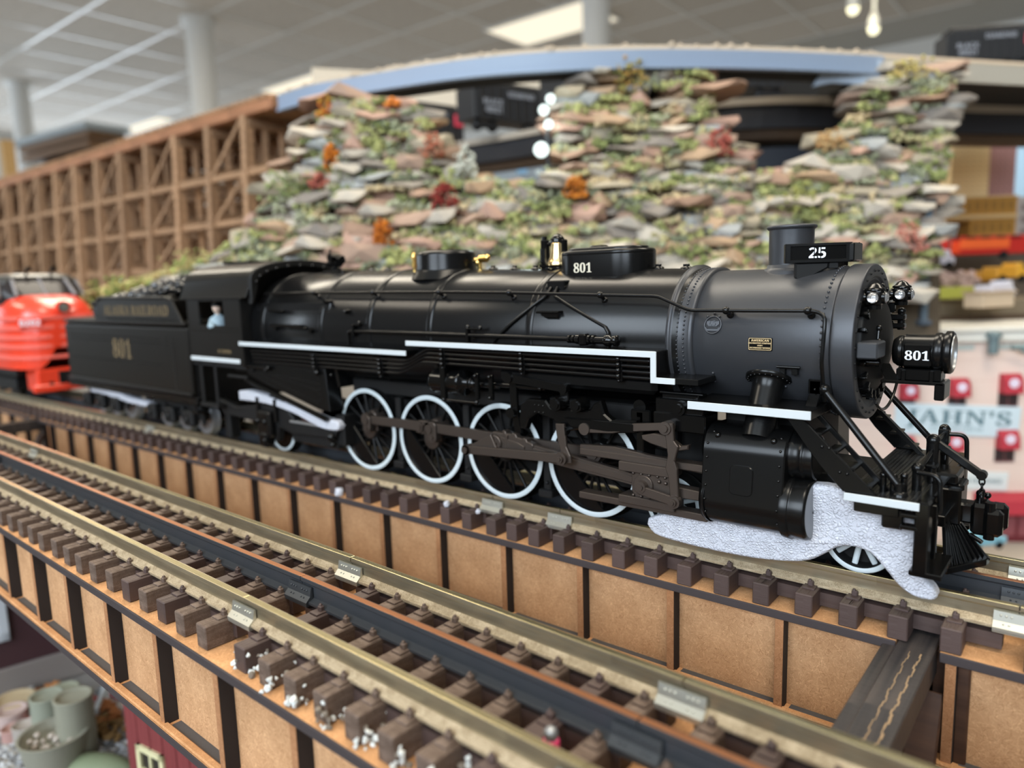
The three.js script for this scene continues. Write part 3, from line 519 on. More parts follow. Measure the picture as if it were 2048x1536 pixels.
    R2('combination_lever', [plate([[33, 38.4], [36, 38.4], [36.4, 33.2], [37.8, 31.6], [36.6, 27], [37.4, 24.6], [38, 14.2], [35.4, 14], [34.6, 22], [33.6, 24.6], [34.4, 28.6], [33.8, 33]], 29.4, 30.9, 0.25), plate([[25, 33.4], [29, 34.4], [34, 34.2], [38, 31.6], [40.6, 32.2], [40.4, 30.8], [36, 29.6], [28, 31.2], [25.2, 32.2]], 27.8, 29.8, 0.3)], M.rodMetal);
    R2('radius_rod', [plate([[2.4, 31.6], [14, 32.6], [17, 33.4], [33, 35.6], [33, 38], [17, 36], [14.6, 35.4], [3, 34.6]], 27.6, 28.9, 0.25), cylZ(2.0, 27.2, 29.4, 3.6, 33.0, 18), cylZ(2.0, 27.6, 31.4, 33.6, 36.8, 18), cylZ(1.2, 31.3, 32, 33.6, 36.8, 16)], M.rodMetal);
    R2('valve_spindle_guide', [cbox(28, 45, 35.4, 41, 19, 28, 0.4), cbox(28.5, 44, 40.6, 45.2, 18, 27.4, 0.3), cylZ(2.3, 27, 28.6, 36.5, 42.6, 20), cylZ(1.4, 28.4, 29.2, 36.5, 42.6, 16), cbox(30, 42, 44.8, 46.4, 20, 26, 0.3), cylX(0.5, 29, 43, 46.6, 25, 8)], M.gloss);
    // motion bracket
    const b = R2('motion_bracket', [plate([[-24.6, 33.4], [-24, 38.6], [-21, 40.8], [-13, 41], [-10.6, 38.4], [4.6, 38.8], [6.4, 41.4], [9, 42.6], [10.4, 38.4], [13, 36.6], [22, 37.4], [22, 33.4], [12, 32.2], [2, 32.6], [-4, 31], [-7, 31.4], [-9.6, 34.4], [-17, 36], [-20.6, 33.6], [-22, 30], [-24.4, 30]], 24.4, 27.8, 0.5), plate([[-4.5, 36], [22, 36.6], [22, 33.8], [12, 32.8], [-2, 33]], 27.6, 29, 0.4), cbox(21, 23.6, 14, 40, 18, 26, 0.3), cbox(19, 26, 36, 40.6, 12, 26, 0.4), cylZ(2.2, 19, 22, 20, 40.8, 20)], M.gloss);
    mesh('bolt', [hexZ(2.6, 26, 31.4, -6.4, 40.6), cylZ(1.6, 31, 31.9, -6.4, 40.6, 16), hexZ(2.5, 25, 30.4, 1.2, 40.6), cylZ(1.5, 30.2, 31, 1.2, 40.6, 16), cylZ(1.6, 27.6, 29.8, -4.6, 31.4, 16), ...[-17.4, -15.6, -13.8].flatMap((x) => [ball(0.34, x, 39, 27.9, 6, 4), ball(0.34, x, 36.6, 27.9, 6, 4)])], M.gloss, b);
    R2('lifting_arm', [rodBar([-28.4, 47.8], [-5, 45.6], 27.4, 28.6, 1.5, 1.3), cylZ(1.9, 26.4, 29.2, -28.4, 47.8, 16), cylZ(1.7, 26.4, 29, -5, 45.6, 16), plate([[-29.8, 48], [-26.6, 48], [-26.2, 34], [-29.4, 34]], 25.2, 26.6, 0.2), cylZ(1.9, 25, 28.4, -28.2, 35.2, 18), plate([[-30, 35], [-26.6, 35], [-25.6, 27.6], [-28.6, 27.8]], 24, 25.6, 0.3), plate([[-6.4, 46], [-3.8, 46], [-3, 42], [-4.6, 40.6], [-6.8, 42]], 26.8, 28.2, 0.3), cylX(1.0, -37, -14, 44.6, 25.4, 10), ball(0.9, -16, 44.6, 26.4)], M.gloss);
    R2('power_reverse', [latheX([[-69, 0], [-69, 4.3], [-67.6, 4.7], [-66.4, 4.4], [-60.4, 4.4], [-60, 4.7], [-58.6, 4.7], [-58.2, 4.4], [-54.6, 4.4], [-54, 4.9], [-52.4, 4.9], [-52.2, 2.2], [-49, 2], [-49, 3], [-47.8, 3], [-47.6, 1.2], [-36, 1.2], [-36, 0]], 44, 24.4, 28), cylY(1.4, 47, 51, -61, 26, 12), ball(1.3, -62.5, 50.6, 26), cbox(-61.4, -58.8, 37.6, 50.6, 27.6, 29.4, 0.2), cbox(-44.6, -42.8, 38.8, 48.6, 27, 28.6, 0.3), cbox(-37.8, -36, 39, 48.4, 27, 28.6, 0.3), cylX(0.5, -60, -43, 37.6, 28.6, 8), ball(1.0, -60, 37.6, 28.8), ball(1.0, -43.5, 37.8, 28.6), ball(0.8, -43.8, 47.6, 28.8), ball(0.8, -37, 47.6, 28.8), ball(0.8, -37, 40, 28.8)], M.gloss);
  }
  // cylinders
  {
    const prof = []; const arc = (cx, cy, r, a0, a1, n) => { for (let i = 0; i <= n; i++) { const a = a0 + (a1 - a0) * i / n; prof.push([cx + r * Math.cos(a), cy + r * Math.sin(a)]); } };
    prof.push([9, 38]); arc(24.2, 31.4, 7.2, PI / 2, 0.0, 12); arc(24.8, 17.4, 8.0, 0.12, -PI / 2, 14); prof.push([9, 9.6]);
    const body = R2('cylinder', [smooth(plateX(prof, 45.8, 69.2, 0.35), 0.5)], M.black);
    mesh('cylinder_cap', [latheX([[45.2, 0], [45.2, 7.6], [46.4, 8.3], [46.9, 8.3]], 17.4, 25, 40), latheX([[68.4, 8.7], [70.2, 8.9], [70.6, 8.3], [71, 8.3], [74.2, 8.5], [74.9, 8.1], [75.2, 7.6]], 17.4, 25, 48), latheX([[68.6, 6.9], [70, 7.1], [70.3, 6.5], [72, 6.6], [72.3, 6.9], [72.9, 6.9], [73.2, 6.3], [75, 6.4], [75.4, 6.1], [75.5, 5.7], [75.2, 0]], 31.6, 22.4, 40), latheX([[44.2, 0], [44.2, 6], [45.4, 6.9], [46.8, 7]], 31.6, 22.4, 40)], M.black, body);
    mesh('cylinder_cover', latheX([[75.0, 7.7], [75.3, 7.5], [75.35, 0.5], [75.2, 0]], 17.4, 25, 48), M.greyDisc, body);
    mesh('cover_hole', cylX(0.4, 75.2, 75.42, 17.0, 26, 8), M.gloss, body);
    const rv = []; for (const x of [47.2, 67.9]) for (let i = 0; i < 6; i++) { const y = 34 - i * 4; rv.push(ball(0.42, x, y, y > 30.5 ? 24.2 + Math.sqrt(Math.max(0, 7.2 ** 2 - (y - 31.4) ** 2)) : y > 18 ? 31.4 + (31.4 - y) / 13 * 1.3 : 25 + Math.sqrt(Math.max(0, 64 - (y - 17.4) ** 2)), 8, 6)); }
    rv.push(ball(0.95, 49.6, 36.2, 29.4, 10, 8), ball(0.95, 65.6, 36.2, 29.4, 10, 8), ball(0.5, 48.2, 37, 28.7, 8, 6), ball(0.5, 67.4, 37, 28.7, 8, 6));
    mesh('rivet', rv, M.gloss, body);
    mesh('inspection_plate', [T(plate(roundPts(6.6, 8.4, 1.4, 4), 0, 0.6, 0.2).rotateX(-0.09), 57.6, 24.6, 31.9)], M.black, body);
    R2('steam_pipe', [merge([latheY([[-10, 4.3], [4, 4.3], [6.8, 4.5], [7.2, 5.6], [7.4, 6.5], [8.4, 6.6], [8.5, 6.4], [9, 0]], 0, 0, 0, 32)]).rotateX(-0.5).translate(60, 44.6, 22.2), latheY([[36.5, 5.4], [38.4, 4.9], [39.2, 4.2], [44, 4.2]], 60, 0, 22.4, 32)], M.black);
    const fl = []; for (let i = 0; i < 22; i++) { const a = i / 22 * 2 * PI; fl.push(ball(0.4, 5.8 * Math.cos(a), 7.3, 5.8 * Math.sin(a), 6, 4)); } P('flange_bolt', merge(fl).rotateX(-0.5).translate(60, 44.6, 22.2), M.gloss);
    P('cylinder_saddle', [cbox(46, 70, 10, 42, -16, 16, 0.5), cbox(50, 68, 38, 46, -13, 13, 0.5)], M.matt);
  }
  for (const [g, m] of far) P('far_side_motion', mirrorZ(g), m);
  // leading truck: two spoked pairs
  const lw = wheelParts(9.4, 1.5, 9, 14.4, 19.2, false, 1.5);
  for (const x of [30.2, 85.6]) for (const s of [1, -1]) {
    const f = (g) => T(s > 0 ? merge(g).clone() : mirrorZ(merge(g)), x, 9.4, 0);
    const wh = P('leading_wheel', f([lw.tyre, latheZ([[15, 0], [15, 7.6], [15.3, 7.6], [15.3, 0]], 0, 0, 0, 24)]), M.matt);
    mesh('white_rim', f([lw.ring]), M.tyre, wh);
    lw.spokes.forEach((g) => mesh('spoke', f(g), M.tyre, wh));
    mesh('hub', f([latheZ([[15, 2.3], [18.6, 2.2], [18.9, 1.6], [18.9, 0]], 0, 0, 0, 20)]), M.tyre, wh);
    mesh('axle_end', f([latheZ([[18.6, 1.2], [19.3, 1.1], [19.3, 0.5], [19.0, 0]], 0, 0, 0, 14)]), M.rodMetal, wh);
  }
  P('truck_frame', [cbox(24, 92, 7.5, 11.5, -13, 13, 0.5), cbox(52, 64, 8, 20, -16, 16, 0.5)], M.matt);
  // trailing truck
  { const f = P('trailing_truck', [plate([[-176, 14], [-166, 12], [-133, 13], [-131, 16.5], [-133, 18], [-162, 18], [-166, 22], [-170, 28], [-182, 30], [-190, 24], [-214, 21], [-229, 24], [-231, 20], [-226, 16], [-196, 15], [-190, 7], [-178, 7]], 22, 26, 0.6), cbox(-168, -133, 8, 16, 20, 24, 0.4), cbox(-134, -128, 10, 24, -20, 24, 0.5), cbox(-229, -224, 2.5, 20, 18, 24, 0.5)], M.matt);
    mesh('axle_box', [cbox(-189, -178, 9, 22, 24, 30, 1.2), cbox(-187, -180, 4, 12, 25, 31, 1.5), ball(1.3, -181, 17, 30), ball(1.3, -187, 17, 30), ball(1.1, -180.5, 8, 31), cylY(1.0, 17, 28, -176, 27, 10), cylY(1.0, 17, 28, -191, 27, 10), ball(2.2, -134.5, 14, 26), ball(1.4, -134, 10.5, 26)], M.black, f);
    mesh('top_edge', cbox(-166, -133, 17.6, 18.6, 24.2, 26.4, 0.2), M.steel, f);
    for (const s of [1, -1]) { const wh = P('trailing_wheel', T(latheZ([[14.4, 0], [14.4, 12], [15.2, 12], [15.6, 11], [18.8, 10.7], [19, 10], [18.4, 6], [18.6, 0]], 0, 0, 0, 40), -184, 11, 0).scale(1, 1, s), M.black); mesh('white_rim', T(latheZ([[18.9, 10.9], [19.2, 10.7], [19.2, 9.6], [18.9, 9.5]], 0, 0, 0, 40), -184, 11, 0).scale(1, 1, s), M.tyre, wh); } }
  // pilot
  {
    const tread = texture(64, 64, (x, y) => { const u = (x + y) / 32 * PI, v = (x - y) / 32 * PI, q = Math.max(0, Math.sin(u) * Math.sin(v)); return [q * 255, q * 255, q * 255]; }, false, 1 / 2.1);
    const treadMat = phys({ color: lin(0.012, 0.012, 0.012), roughness: 0.24, bumpMap: tread, bumpScale: 0.0006 });
    const d = P('pilot_deck', cbox(84, 102.4, 23.6, 25.2, -30.4, 30.4, 0.2), treadMat);
    for (const s of [1, -1]) mesh('white_edge', cbox(84.2, 101.6, 23.3, 25.3, s > 0 ? 30.4 : -30.9, s > 0 ? 30.9 : -30.4, 0.1), M.white, d);
    P('deck_riser', [cbox(64, 86, 22, 25, -13, 13, 0.3), cbox(66, 85, 10, 24, -12, 12, 0.5)], M.matt);
    P('deck_side', both([cbox(86.5, 97, 20.6, 23.6, 27, 30, 0.2), cbox(93, 98, 17.4, 22.6, 27, 29.6, 0.4), cbox(97.4, 101.4, 21.2, 22.2, 28, 31, 0.2), cbox(97.4, 101.4, 18.2, 19.2, 28, 31, 0.2)]), M.gloss);
    P('pilot_beam', [cbox(101, 103.6, 16, 25.6, -30.6, 30.6, 0.3), ...both([cbox(100.6, 103.8, 7.4, 25.4, 26.6, 30.8, 0.3), cbox(99.8, 107, 6.6, 8.0, 14, 30.6, 0.25), cbox(101.5, 104.2, 9, 23, 20.6, 22.4, 0.2)])], M.gloss);
    // cowcatcher
    const c = P('cowcatcher', [plateY([[103, -15], [103, 15], [106, 14.4], [113.2, 2], [113.6, 0], [113.2, -2], [106, -14.4]], 2.6, 4.4, 0.2), cbox(102.8, 104.6, 14.6, 17.6, -12.6, 12.6, 0.2)], M.gloss);
    for (let i = -8; i <= 8; i++) { const z = i * 1.72; mesh('slat', [bar([103.6, 16, z * 0.6], [113.2 - Math.abs(z) * 0.56, 3.8, z], 0.9, 0.9, 0.15), ball(0.42, 113.4 - Math.abs(z) * 0.56, 3.9, z, 6, 4)], M.gloss, c); }
    // coupler with chain and lifting arm
    P('coupler_pocket', [cbox(102, 107, 13.4, 23.4, -5.4, 5.4, 0.5), cbox(103, 107.4, 22.6, 24.4, -4, 4, 0.4), cbox(99, 106, 24.4, 27.2, -5.6, 5.6, 0.6)], M.gloss);
    P('coupler', [cbox(106, 110, 13.6, 19, -2.6, 2.6, 0.6), cbox(109, 113, 11, 19.6, -4.4, 3.6, 0.9), cbox(112.5, 117, 11.6, 19, -4.8, -1, 1.1), cbox(112, 116.4, 11.4, 18.6, 1.2, 4.6, 1.0), cylY(1.3, 10.4, 20.4, 113.4, 3, 14), cylY(1.0, 18.6, 21.4, 110.6, -1, 12), ball(1.1, 110.6, 21.4, -1), ball(0.9, 112, 20.6, -3), rod([109, 10.6, 2], [112, 9.2, 3], 0.6)], M.gloss);
    const a = P('coupler_lift_arm', [bar([99, 34.8, 0], [110.6, 27, 0.6], 2.1, 1.4, 0.3), cylZ(1.25, -0.6, 1.8, 110.8, 26.9, 16), cylY(1.7, 25, 34.4, 99, 0, 16), ball(1.8, 99, 34.8, 0, 14, 10), cylY(2.2, 25, 27, 99, 0, 16)], M.black);
    { const g = []; for (let i = 0; i < 4; i++) { const t = new THREE.TorusGeometry(0.85, 0.28, 6, 14); t.scale(0.75, 1.1, 1); if (i % 2) t.rotateY(PI / 2); g.push(T(t, 110.9 + i * 0.05, 25.1 - i * 1.45, 0.6)); } mesh('chain', g, M.black, a); }
    P('front_rail', [rod([99, 33.6, 0], [98.6, 33.2, -19.6], 0.6), rod([99, 32.4, 0], [98.6, 29.8, 17.6], 0.6), cylY(1.2, 25, 34.6, 98.6, -20, 12), ball(1.5, 98.6, 34.4, -20), cbox(97.2, 100, 30, 34.6, -22, -18.4, 0.3), cylY(1.2, 25, 31, 98.6, 18.2, 12), ball(1.5, 98.6, 31, 18.2)], M.black);
    for (const s of [1, -1]) P('hand_loop', tube([[99, s > 0 ? 30.2 : 33, s * 19.6], [104.2, s > 0 ? 30.2 : 33, s * 21], [104.6, s > 0 ? 20.6 : 23, s * 21], [101.6, s > 0 ? 20.4 : 22.8, s * 21]], 0.62, 2.4, 40), M.black);
    P('deck_fitting', [[94.5, 25], [96.5, 22.8], [92, 24.2]].flatMap(([x, z]) => [cylY(0.8, 25, 29.4, x, z, 10), ball(0.95, x, 29.6, z)]).concat([[100.6, -9], [100.4, 9], [99.8, -14]].flatMap(([x, z]) => [cylY(1.1, 25, 30, x, z, 12), cbox(x - 1.4, x + 1.4, 29.4, 30.4, z - 2, z + 2, 0.3)])), M.gloss);
    // front ladders and stay rods
    for (const s of [1, -1]) {
      const f = (g) => s > 0 ? merge(g) : mirrorZ(merge(g));
      const l = P('front_ladder', f([plate([[68.6, 43.4], [73, 43.4], [91.6, 25.2], [83.6, 25.2], [77.6, 31.4]], 28.4, 29.6, 0.2), plate([[74, 43.4], [75.6, 43.4], [93.4, 25.2], [91.6, 25.2]], 21.8, 22.8, 0.1)]), M.black);
      for (let i = 0; i < 4; i++) { const x = 77.2 + i * 4.2, y = 39.8 - i * 4.15; mesh('ladder_step', f([cbox(x - 2.2, x + 0.8, y - 0.6, y + 0.1, 22, 29.2, 0.1)]), M.black, l); }
      mesh('rivet', f([[78.2, 36.4], [80, 36.2], [82.8, 30.2], [84.6, 30]].map(([x, y]) => ball(0.45, x, y, 29.7, 8, 6))), M.gloss, l);
      P('stay_rod', f([rod([76.4, 50.2, 22.6], [96, 27.6, 26], 0.95, 12), cylY(1.1, 25, 28.4, 96.2, 26, 12), ball(1.5, 76.4, 50.4, 22.4), latheY([[24.8, 2], [26, 1.9], [26.4, 1.1]], 96.2, 0, 26, 16)]), M.black);
    }
  }
  // cab
  {
    const win = [[-233, 63.2], [-209, 63.2], [-209, 75.4], [-233, 75.4]];
    const side = plate([[-245, 44], [-193.6, 44], [-193.6, 77.5], [-245, 77.5]], 29.8, 31, 0.1, [win]);
    const c = P('cab', [side, mirrorZ(side)], M.tender);
    const roofPts = []; for (let i = 0; i <= 24; i++) { const a = i / 24 * PI; const z = 28.2 * Math.cos(a), y = 84.6 + 10.0 * Math.pow(Math.sin(a), 0.8); roofPts.push([z, y]); }
    const roof = [[31.4, 77], ...roofPts, [-31.4, 77], [-30.2, 77], ...roofPts.slice().reverse().map(([z, y]) => [z * 0.96, y - 1.2]), [30.2, 77]];
    mesh('cab_roof', smooth(plateX(roof, -251, -187.5, 0.15), 0.5), M.tender, c);
    mesh('roof_hatch', [cbox(-244, -218, 94.4, 95.6, -9, 9, 0.3), cbox(-214, -204, 94, 95.3, -12, 2, 0.3)], M.tender, c);
    mesh('gutter', [cbox(-250, -190, 76.4, 77.4, 31, 32, 0.2)], M.tender, c);
    const front = [[30.6, 77], ...roofPts.map(([z, y]) => [z * 0.98, y - 0.6]), [-30.6, 77], [-30.6, 44], [30.6, 44]];
    mesh('cab_front', plateX(front, -194.8, -193.4), M.matt, c);
    mesh('front_visor', [smooth(plateX([[29.4, 74], ...roofPts.map(([z, y]) => [z * 1.03, y + 0.3]), [-29.4, 74], [-28, 74], ...roofPts.slice().reverse().map(([z, y]) => [z * 0.9, y - 3]), [28, 74]], -188.5, -185.5, 0.4), 0.5)], M.matt, c);
    mesh('visor_bolt', Array.from({ length: 9 }, (_, i) => { const a = 0.15 + i / 8 * 2.2; return ball(0.8, -184.6, 83.4 + 9.6 * Math.pow(Math.sin(a), 0.8) - 1, 26.6 * Math.cos(a), 8, 6); }), M.gloss, c);
    for (const s of [1, -1]) mesh('white_edge', cbox(-244, -196.6, 44.6, 46.8, s > 0 ? 31 : -31.7, s > 0 ? 31.7 : -31, 0.3), M.white, c);
    mesh('cab_floor', [cbox(-247, -194, 42, 44.2, -30, 30), cbox(-200, -195, 44, 76, -24, 24)], M.matt, c);
    const g = []; for (let i = 0; i < 26; i++) g.push(ball(0.36, -244 + i * 1.98, 60.4, 31.05, 6, 4)); for (let i = 0; i < 15; i++) g.push(ball(0.36, -194.6, 46 + i * 2.1, 31.05, 6, 4), ball(0.36, -243.8, 46 + i * 2.1, 31.05, 6, 4)); for (let i = 0; i < 9; i++) g.push(ball(0.36, -211 + i * 1.9, 62, 31.05, 6, 4));
    mesh('rivet', g, M.tender, c);
    mesh('small_print', [letters('AT 399990', 1.9, -211, 50.2, 31.1, 0.05, fontSans, 1)], M.dullPrint, c);
    mesh('cab_step', [cbox(-240, -222, 20, 22, 26, 31, 0.3), cbox(-239, -237, 22, 44, 29, 30, 0.2), cbox(-225, -223, 22, 44, 29, 30, 0.2), cylX(0.9, -214, -196, 37.4, 28, 10), cylX(0.9, -206, -190, 41.6, 28, 10)], M.matt, c);
    // engineer at the window, in a pale blue shirt
    const e = [latheY([[0, 4.6], [3, 5.0], [7, 4.8], [9, 3.6], [10.2, 1.7], [11, 1.5]], -226.5, 58, 24, 18), rod([-228, 66, 26.6], [-224, 62.4, 30.4], 1.3, 10), rod([-224, 62.4, 30.4], [-219.4, 63, 30.2], 1.1, 10)];
    const torso = single('person', 'engineer figure in a pale blue shirt leaning at the cab window', 'person', e, std({ color: lin(0.34, 0.44, 0.5), roughness: 0.8 }));
    const head = [T(new THREE.SphereGeometry(2.5, 16, 12).scale(0.92, 1.15, 0.95), -226, 71.8, 24.6), ball(0.5, -223.8, 71.4, 25, 8, 6), rod([-226, 68, 24.4], [-226, 70.4, 24.5], 1.1, 10)];
    mesh('head', head, std({ color: lin(0.62, 0.45, 0.35), roughness: 0.6 }), torso);
    mesh('cap', [T(new THREE.SphereGeometry(2.7, 16, 8, 0, 2 * PI, 0, PI / 2), -226.2, 72.6, 24.6), cbox(-225, -221.6, 72.6, 73.2, 23, 26.2, 0.2)], M.matt, torso);
  }
}

// ---------------------------------------------------------------- tender
{
  const t = thing('tender', 'black coal tender lettered 801 coupled between steam engine and red diesel', 'tender', [0, 0, 0], 0);
  const P = (n, g, m, p = t) => mesh(n, g, m, p);
  const body = P('tank', [rbox(-411, -246, 24, 61.5, -31.4, 31.4, 1.2, 2), cbox(-411, -246, 60.6, 65, -30.6, 30.6, 1.8)], M.tender);
  P('bunker_side', [plate([[-372, 63], [-364, 64.4], [-357, 76], [-352, 77.6], [-270, 77.2], [-263, 76], [-251, 63]], 28.6, 30.4, 0.5), plate([[-372, 63], [-364, 64.4], [-357, 76], [-352, 77.6], [-270, 77.2], [-263, 76], [-251, 63]], -30.4, -28.6, 0.5), cbox(-358, -356, 62, 77, -29, 29, 0.4), plateX([[-29, 63], [29, 63], [29, 76], [-29, 76]], -263, -261, 0.3)], M.tender);
  P('bunker_rim', [rod([-357, 76.6, 30.4], [-352, 78, 30.4], 1), rod([-352, 78, 30.4], [-269, 77.4, 30.4], 1), rod([-269, 77.4, 30.4], [-262, 76, 30.4], 1.1), rod([-262, 76, 30.4], [-250.6, 62.6, 30.6], 1.1)], M.tender);
  P('underframe', [cbox(-414, -243, 19.6, 24.2, -30, 31, 0.6), cbox(-414, -243, 17, 20, -20, 20, 0.4), cbox(-246, -240, 22, 46, -29, 29, 0.4)], M.black);
  P('top_rail', [rod([-411, 63.4, 31], [-247, 63.4, 31], 0.9), rod([-410, 25.4, 31.6], [-246, 25.4, 31.6], 0.9)], M.tender);
  const g = [];
  for (let i = 0; i < 44; i++) { const x = -402 + i * 3.1; if (x < -275) g.push(ball(0.45, x, 54.6, 31.5, 6, 4), ball(0.45, x + 1.5, 52, 31.5, 6, 4), ball(0.42, x, 40, 31.5, 6, 4)); }
  for (let i = 0; i < 13; i++) g.push(ball(0.5, -263, 55 - i * 2.4, 31.5, 6, 4)); for (let i = 0; i < 3; i++) g.push(ball(0.5, -271, 55.4 - i * 2.2, 31.5, 6, 4));
  for (let i = 0; i < 36; i++) g.push(ball(0.4, -345 + i * 2.4, 65.2, 30.5, 6, 4));
  P('rivet', g, M.gloss);
  P('number_print', [letters('801', 11.2, -327, 47.6, 31.5, 0.08, font, 1.0)], M.dullPrint);
  P('name_print', [letters('ALASKA RAILROAD', 5.6, -308, 70.4, 30.5, 0.08, font, 1.06)], M.dullPrint);
  for (const x of [-282, -375]) {
    const tr = P('tender_truck', [cbox(x - 31, x + 31, 9.4, 14, 20, 25, 0.8), ...[-22, 0, 22].flatMap((d) => [cbox(x + d - 5, x + d + 5, 6, 15, 24, 29, 1.2), cylY(1.3, 8, 16, x + d + 11, 25, 10), ball(1.6, x + d, 10, 29, 10, 8)]), cbox(x - 28, x + 28, 14, 18, -22, 24, 0.8)], M.matt);
    for (const d of [-22, 0, 22]) for (const s of [1, -1]) mesh('tender_wheel', T(latheZ([[14.4, 0], [14.4, 10], [15.2, 10], [15.6, 9.2], [18.6, 8.9], [18.9, 8.2], [18.4, 6], [18.6, 0]], 0, 0, 0, 32), x + d, 9, 0).scale(1, 1, s), M.steel, tr);
  }
  P('tender_step', [cbox(-250, -243, 15, 16.4, 27, 31.5, 0.3), cbox(-250, -243, 20, 21.4, 27, 31.5, 0.3), cbox(-250, -249, 15, 26, 28, 29, 0.2)], M.black);
  // coal: lumps heaped towards the cab
  const lumps = [];
  for (let i = 0; i < 900; i++) {
    const x = rr(-372, -256), z = rr(-28, 28), top = 79 + (x + 372) / 116 * 14 - (z / 28) ** 2 * (5 + (x + 372) / 116 * 7), s = rr(1.1, 2.6);
    const c = new THREE.IcosahedronGeometry(s, 0); c.rotateX(rnd() * 6).rotateY(rnd() * 6).scale(1, rr(0.6, 1), rr(0.7, 1.2)); lumps.push(T(c, x, top + rr(-0.8, 0.8), z));
  }
  const bed = cbox(-371, -264, 66, 76, -28, 28);
  info(mesh('coal', [...lumps, bed], M.coal, null), 'heap of glinting black coal lumps filling the tender bunker', 'coal', null, 'stuff');
}
// ---------------------------------------------------------------- three-rail track
const G = 16.9;                            // outer rails' offset from the middle rail
const railProfile = (hw, top) => [[-hw, top], [hw, top], [hw, top - 1.1], [0.45, top - 1.7], [0.42, -4.9], [2.2, -5.6], [2.25, -6.2], [-2.25, -6.2], [-2.2, -5.6], [-0.42, -4.9], [-0.45, top - 1.7], [-hw, top - 1.1]];
const tieGeos = [];
for (let v = 0; v < 4; v++) {
  const parts = [cbox(-2.4, 2.4, -12.6, -6.2, -26.2, 26.2, 0.28)];
  for (const z of [-G, 0, G]) for (const s of [1, -1]) parts.push(cbox(-1.7, 1.7, -6.3, -5.75, Math.min(z + s * 2.0, z + s * 5.2), Math.max(z + s * 2.0, z + s * 5.2), 0.12), cbox(-0.8, 0.8, -6, -4.5, Math.min(z + s * 2.0, z + s * 3.3), Math.max(z + s * 2.0, z + s * 3.3), 0.25), ball(0.55, -0.2, -4.5, z + s * 2.6, 6, 4));
  for (let k = 0; k < 5; k++) { const q = rr(-2, 1.6); parts.push(cbox(q, q + 0.35, -6.3, -6.13, rr(19.5, 21), 25.8, 0.04)); }
  tieGeos.push(boxUV(merge(parts)));
}
const tieMats = [0.92, 1.0, 1.1, 1.22].map((k) => { const m = M.tie.clone(); m.color.multiplyScalar(k); return m; });
const dustyTie = std({ map: texture(256, 256, (x, y) => { const g = (woodN[(y * 8 % 512) * 512 + Math.floor(x / 4)] - 0.5) * 60, s = (rnd() < 0.1 ? 40 : 0) + (grainN[y * 256 + x] - 0.5) * 40; return [94 + g + s, 77 + g + s, 66 + g + s]; }, true, 1 / 16), roughness: 0.7, bumpMap: tieGrain, bumpScale: 0.00014 });
function trackSection(label, pos, turn, x0, x1, ties, o = {}) {
  const t = thing('track_section', label, 'track', pos, turn, 'sections of three-rail track');
  for (const k of [-1, 0, 1]) {
    const z = k * G, mid = k === 0, a = x0 + 0.15, b = x1 - 0.15;
    const r = mesh('rail', T(plate(railProfile(0.98, 0).map(([u, v]) => [-u, v]), 0, b - a).rotateY(PI / 2), a, 0, z), mid ? M.railDark : M.rail, t);
    mesh('running_surface', cbox(a, b, -0.05, 0.07, z - 0.8, z + 0.8, 0.04), mid ? M.railCopper : M.railTop, r);
    if (!mid) mesh('rail_foot', [cbox(a, b, -6.1, -5.3, z - 2.3, z + 2.3, 0.1), plate([[z - 2.2, -5.4], [z + 2.2, -5.4], [z + 0.5, -4.2], [z - 0.5, -4.2]].map(([u, v]) => [-u, v]), 0, b - a).rotateY(PI / 2).translate(a, 0, 0)], M.railFoot, r);
    const web = mesh('tie_strip', cbox(x0 + 3, x1 - 3, -11.5, -7.6, z - 2, z + 2), M.tie, t);
  }
  ties.forEach((x) => { const m = mesh('tie', tieGeos[Math.floor(rnd() * 4)], o.dusty ? (rnd() < 0.75 ? dustyTie : pick(tieMats)) : pick(tieMats), t); m.position.set(x, 0, rr(-0.25, 0.25)); m.rotation.y = rr(-0.008, 0.008); });
  for (const jx of o.joins || []) for (const k of [-1, 0, 1]) {
    const z = k * G, mm = k ? M.joiner : M.joinerDark, w = o.joinW || 5.2;
    const side = (s) => { const p = [[s * 3.1, -6.5], [s * 3.1, -5.6], [s * 1.7, -4.3], [s * 1.3, -1.9], [s * 0.8, -1.9], [s * 0.8, -6.5]]; return [plate((s > 0 ? p : p.slice().reverse()).map(([u, v]) => [-(u + z), v]), 0, w * 2).rotateY(PI / 2).translate(jx - w, 0, 0), ...[-3.6, -2.5, -1.4, 1.4, 2.5, 3.6].map((d) => ball(0.3, jx + d * w / 5.2, -2.9, z + s * 1.55, 6, 4)), ...[-3, -1.8, 1.8, 3].map((d) => ball(0.25, jx + d * w / 5.2, -4.8, z + s * 2.3, 6, 4))]; };
    mesh('rail_joiner', [...side(1), ...side(-1), cbox(jx - w, jx + w, -6.9, -6.3, z - 3.1, z + 3.1, 0.1)], mm, t);
  }
  return t;
}
const seq = (a, b, p) => { const out = []; if (p > 0) for (let x = a; x <= b; x += p) out.push(x); else for (let x = a; x >= b; x += p) out.push(x); return out; };
const deg = PI / 180;
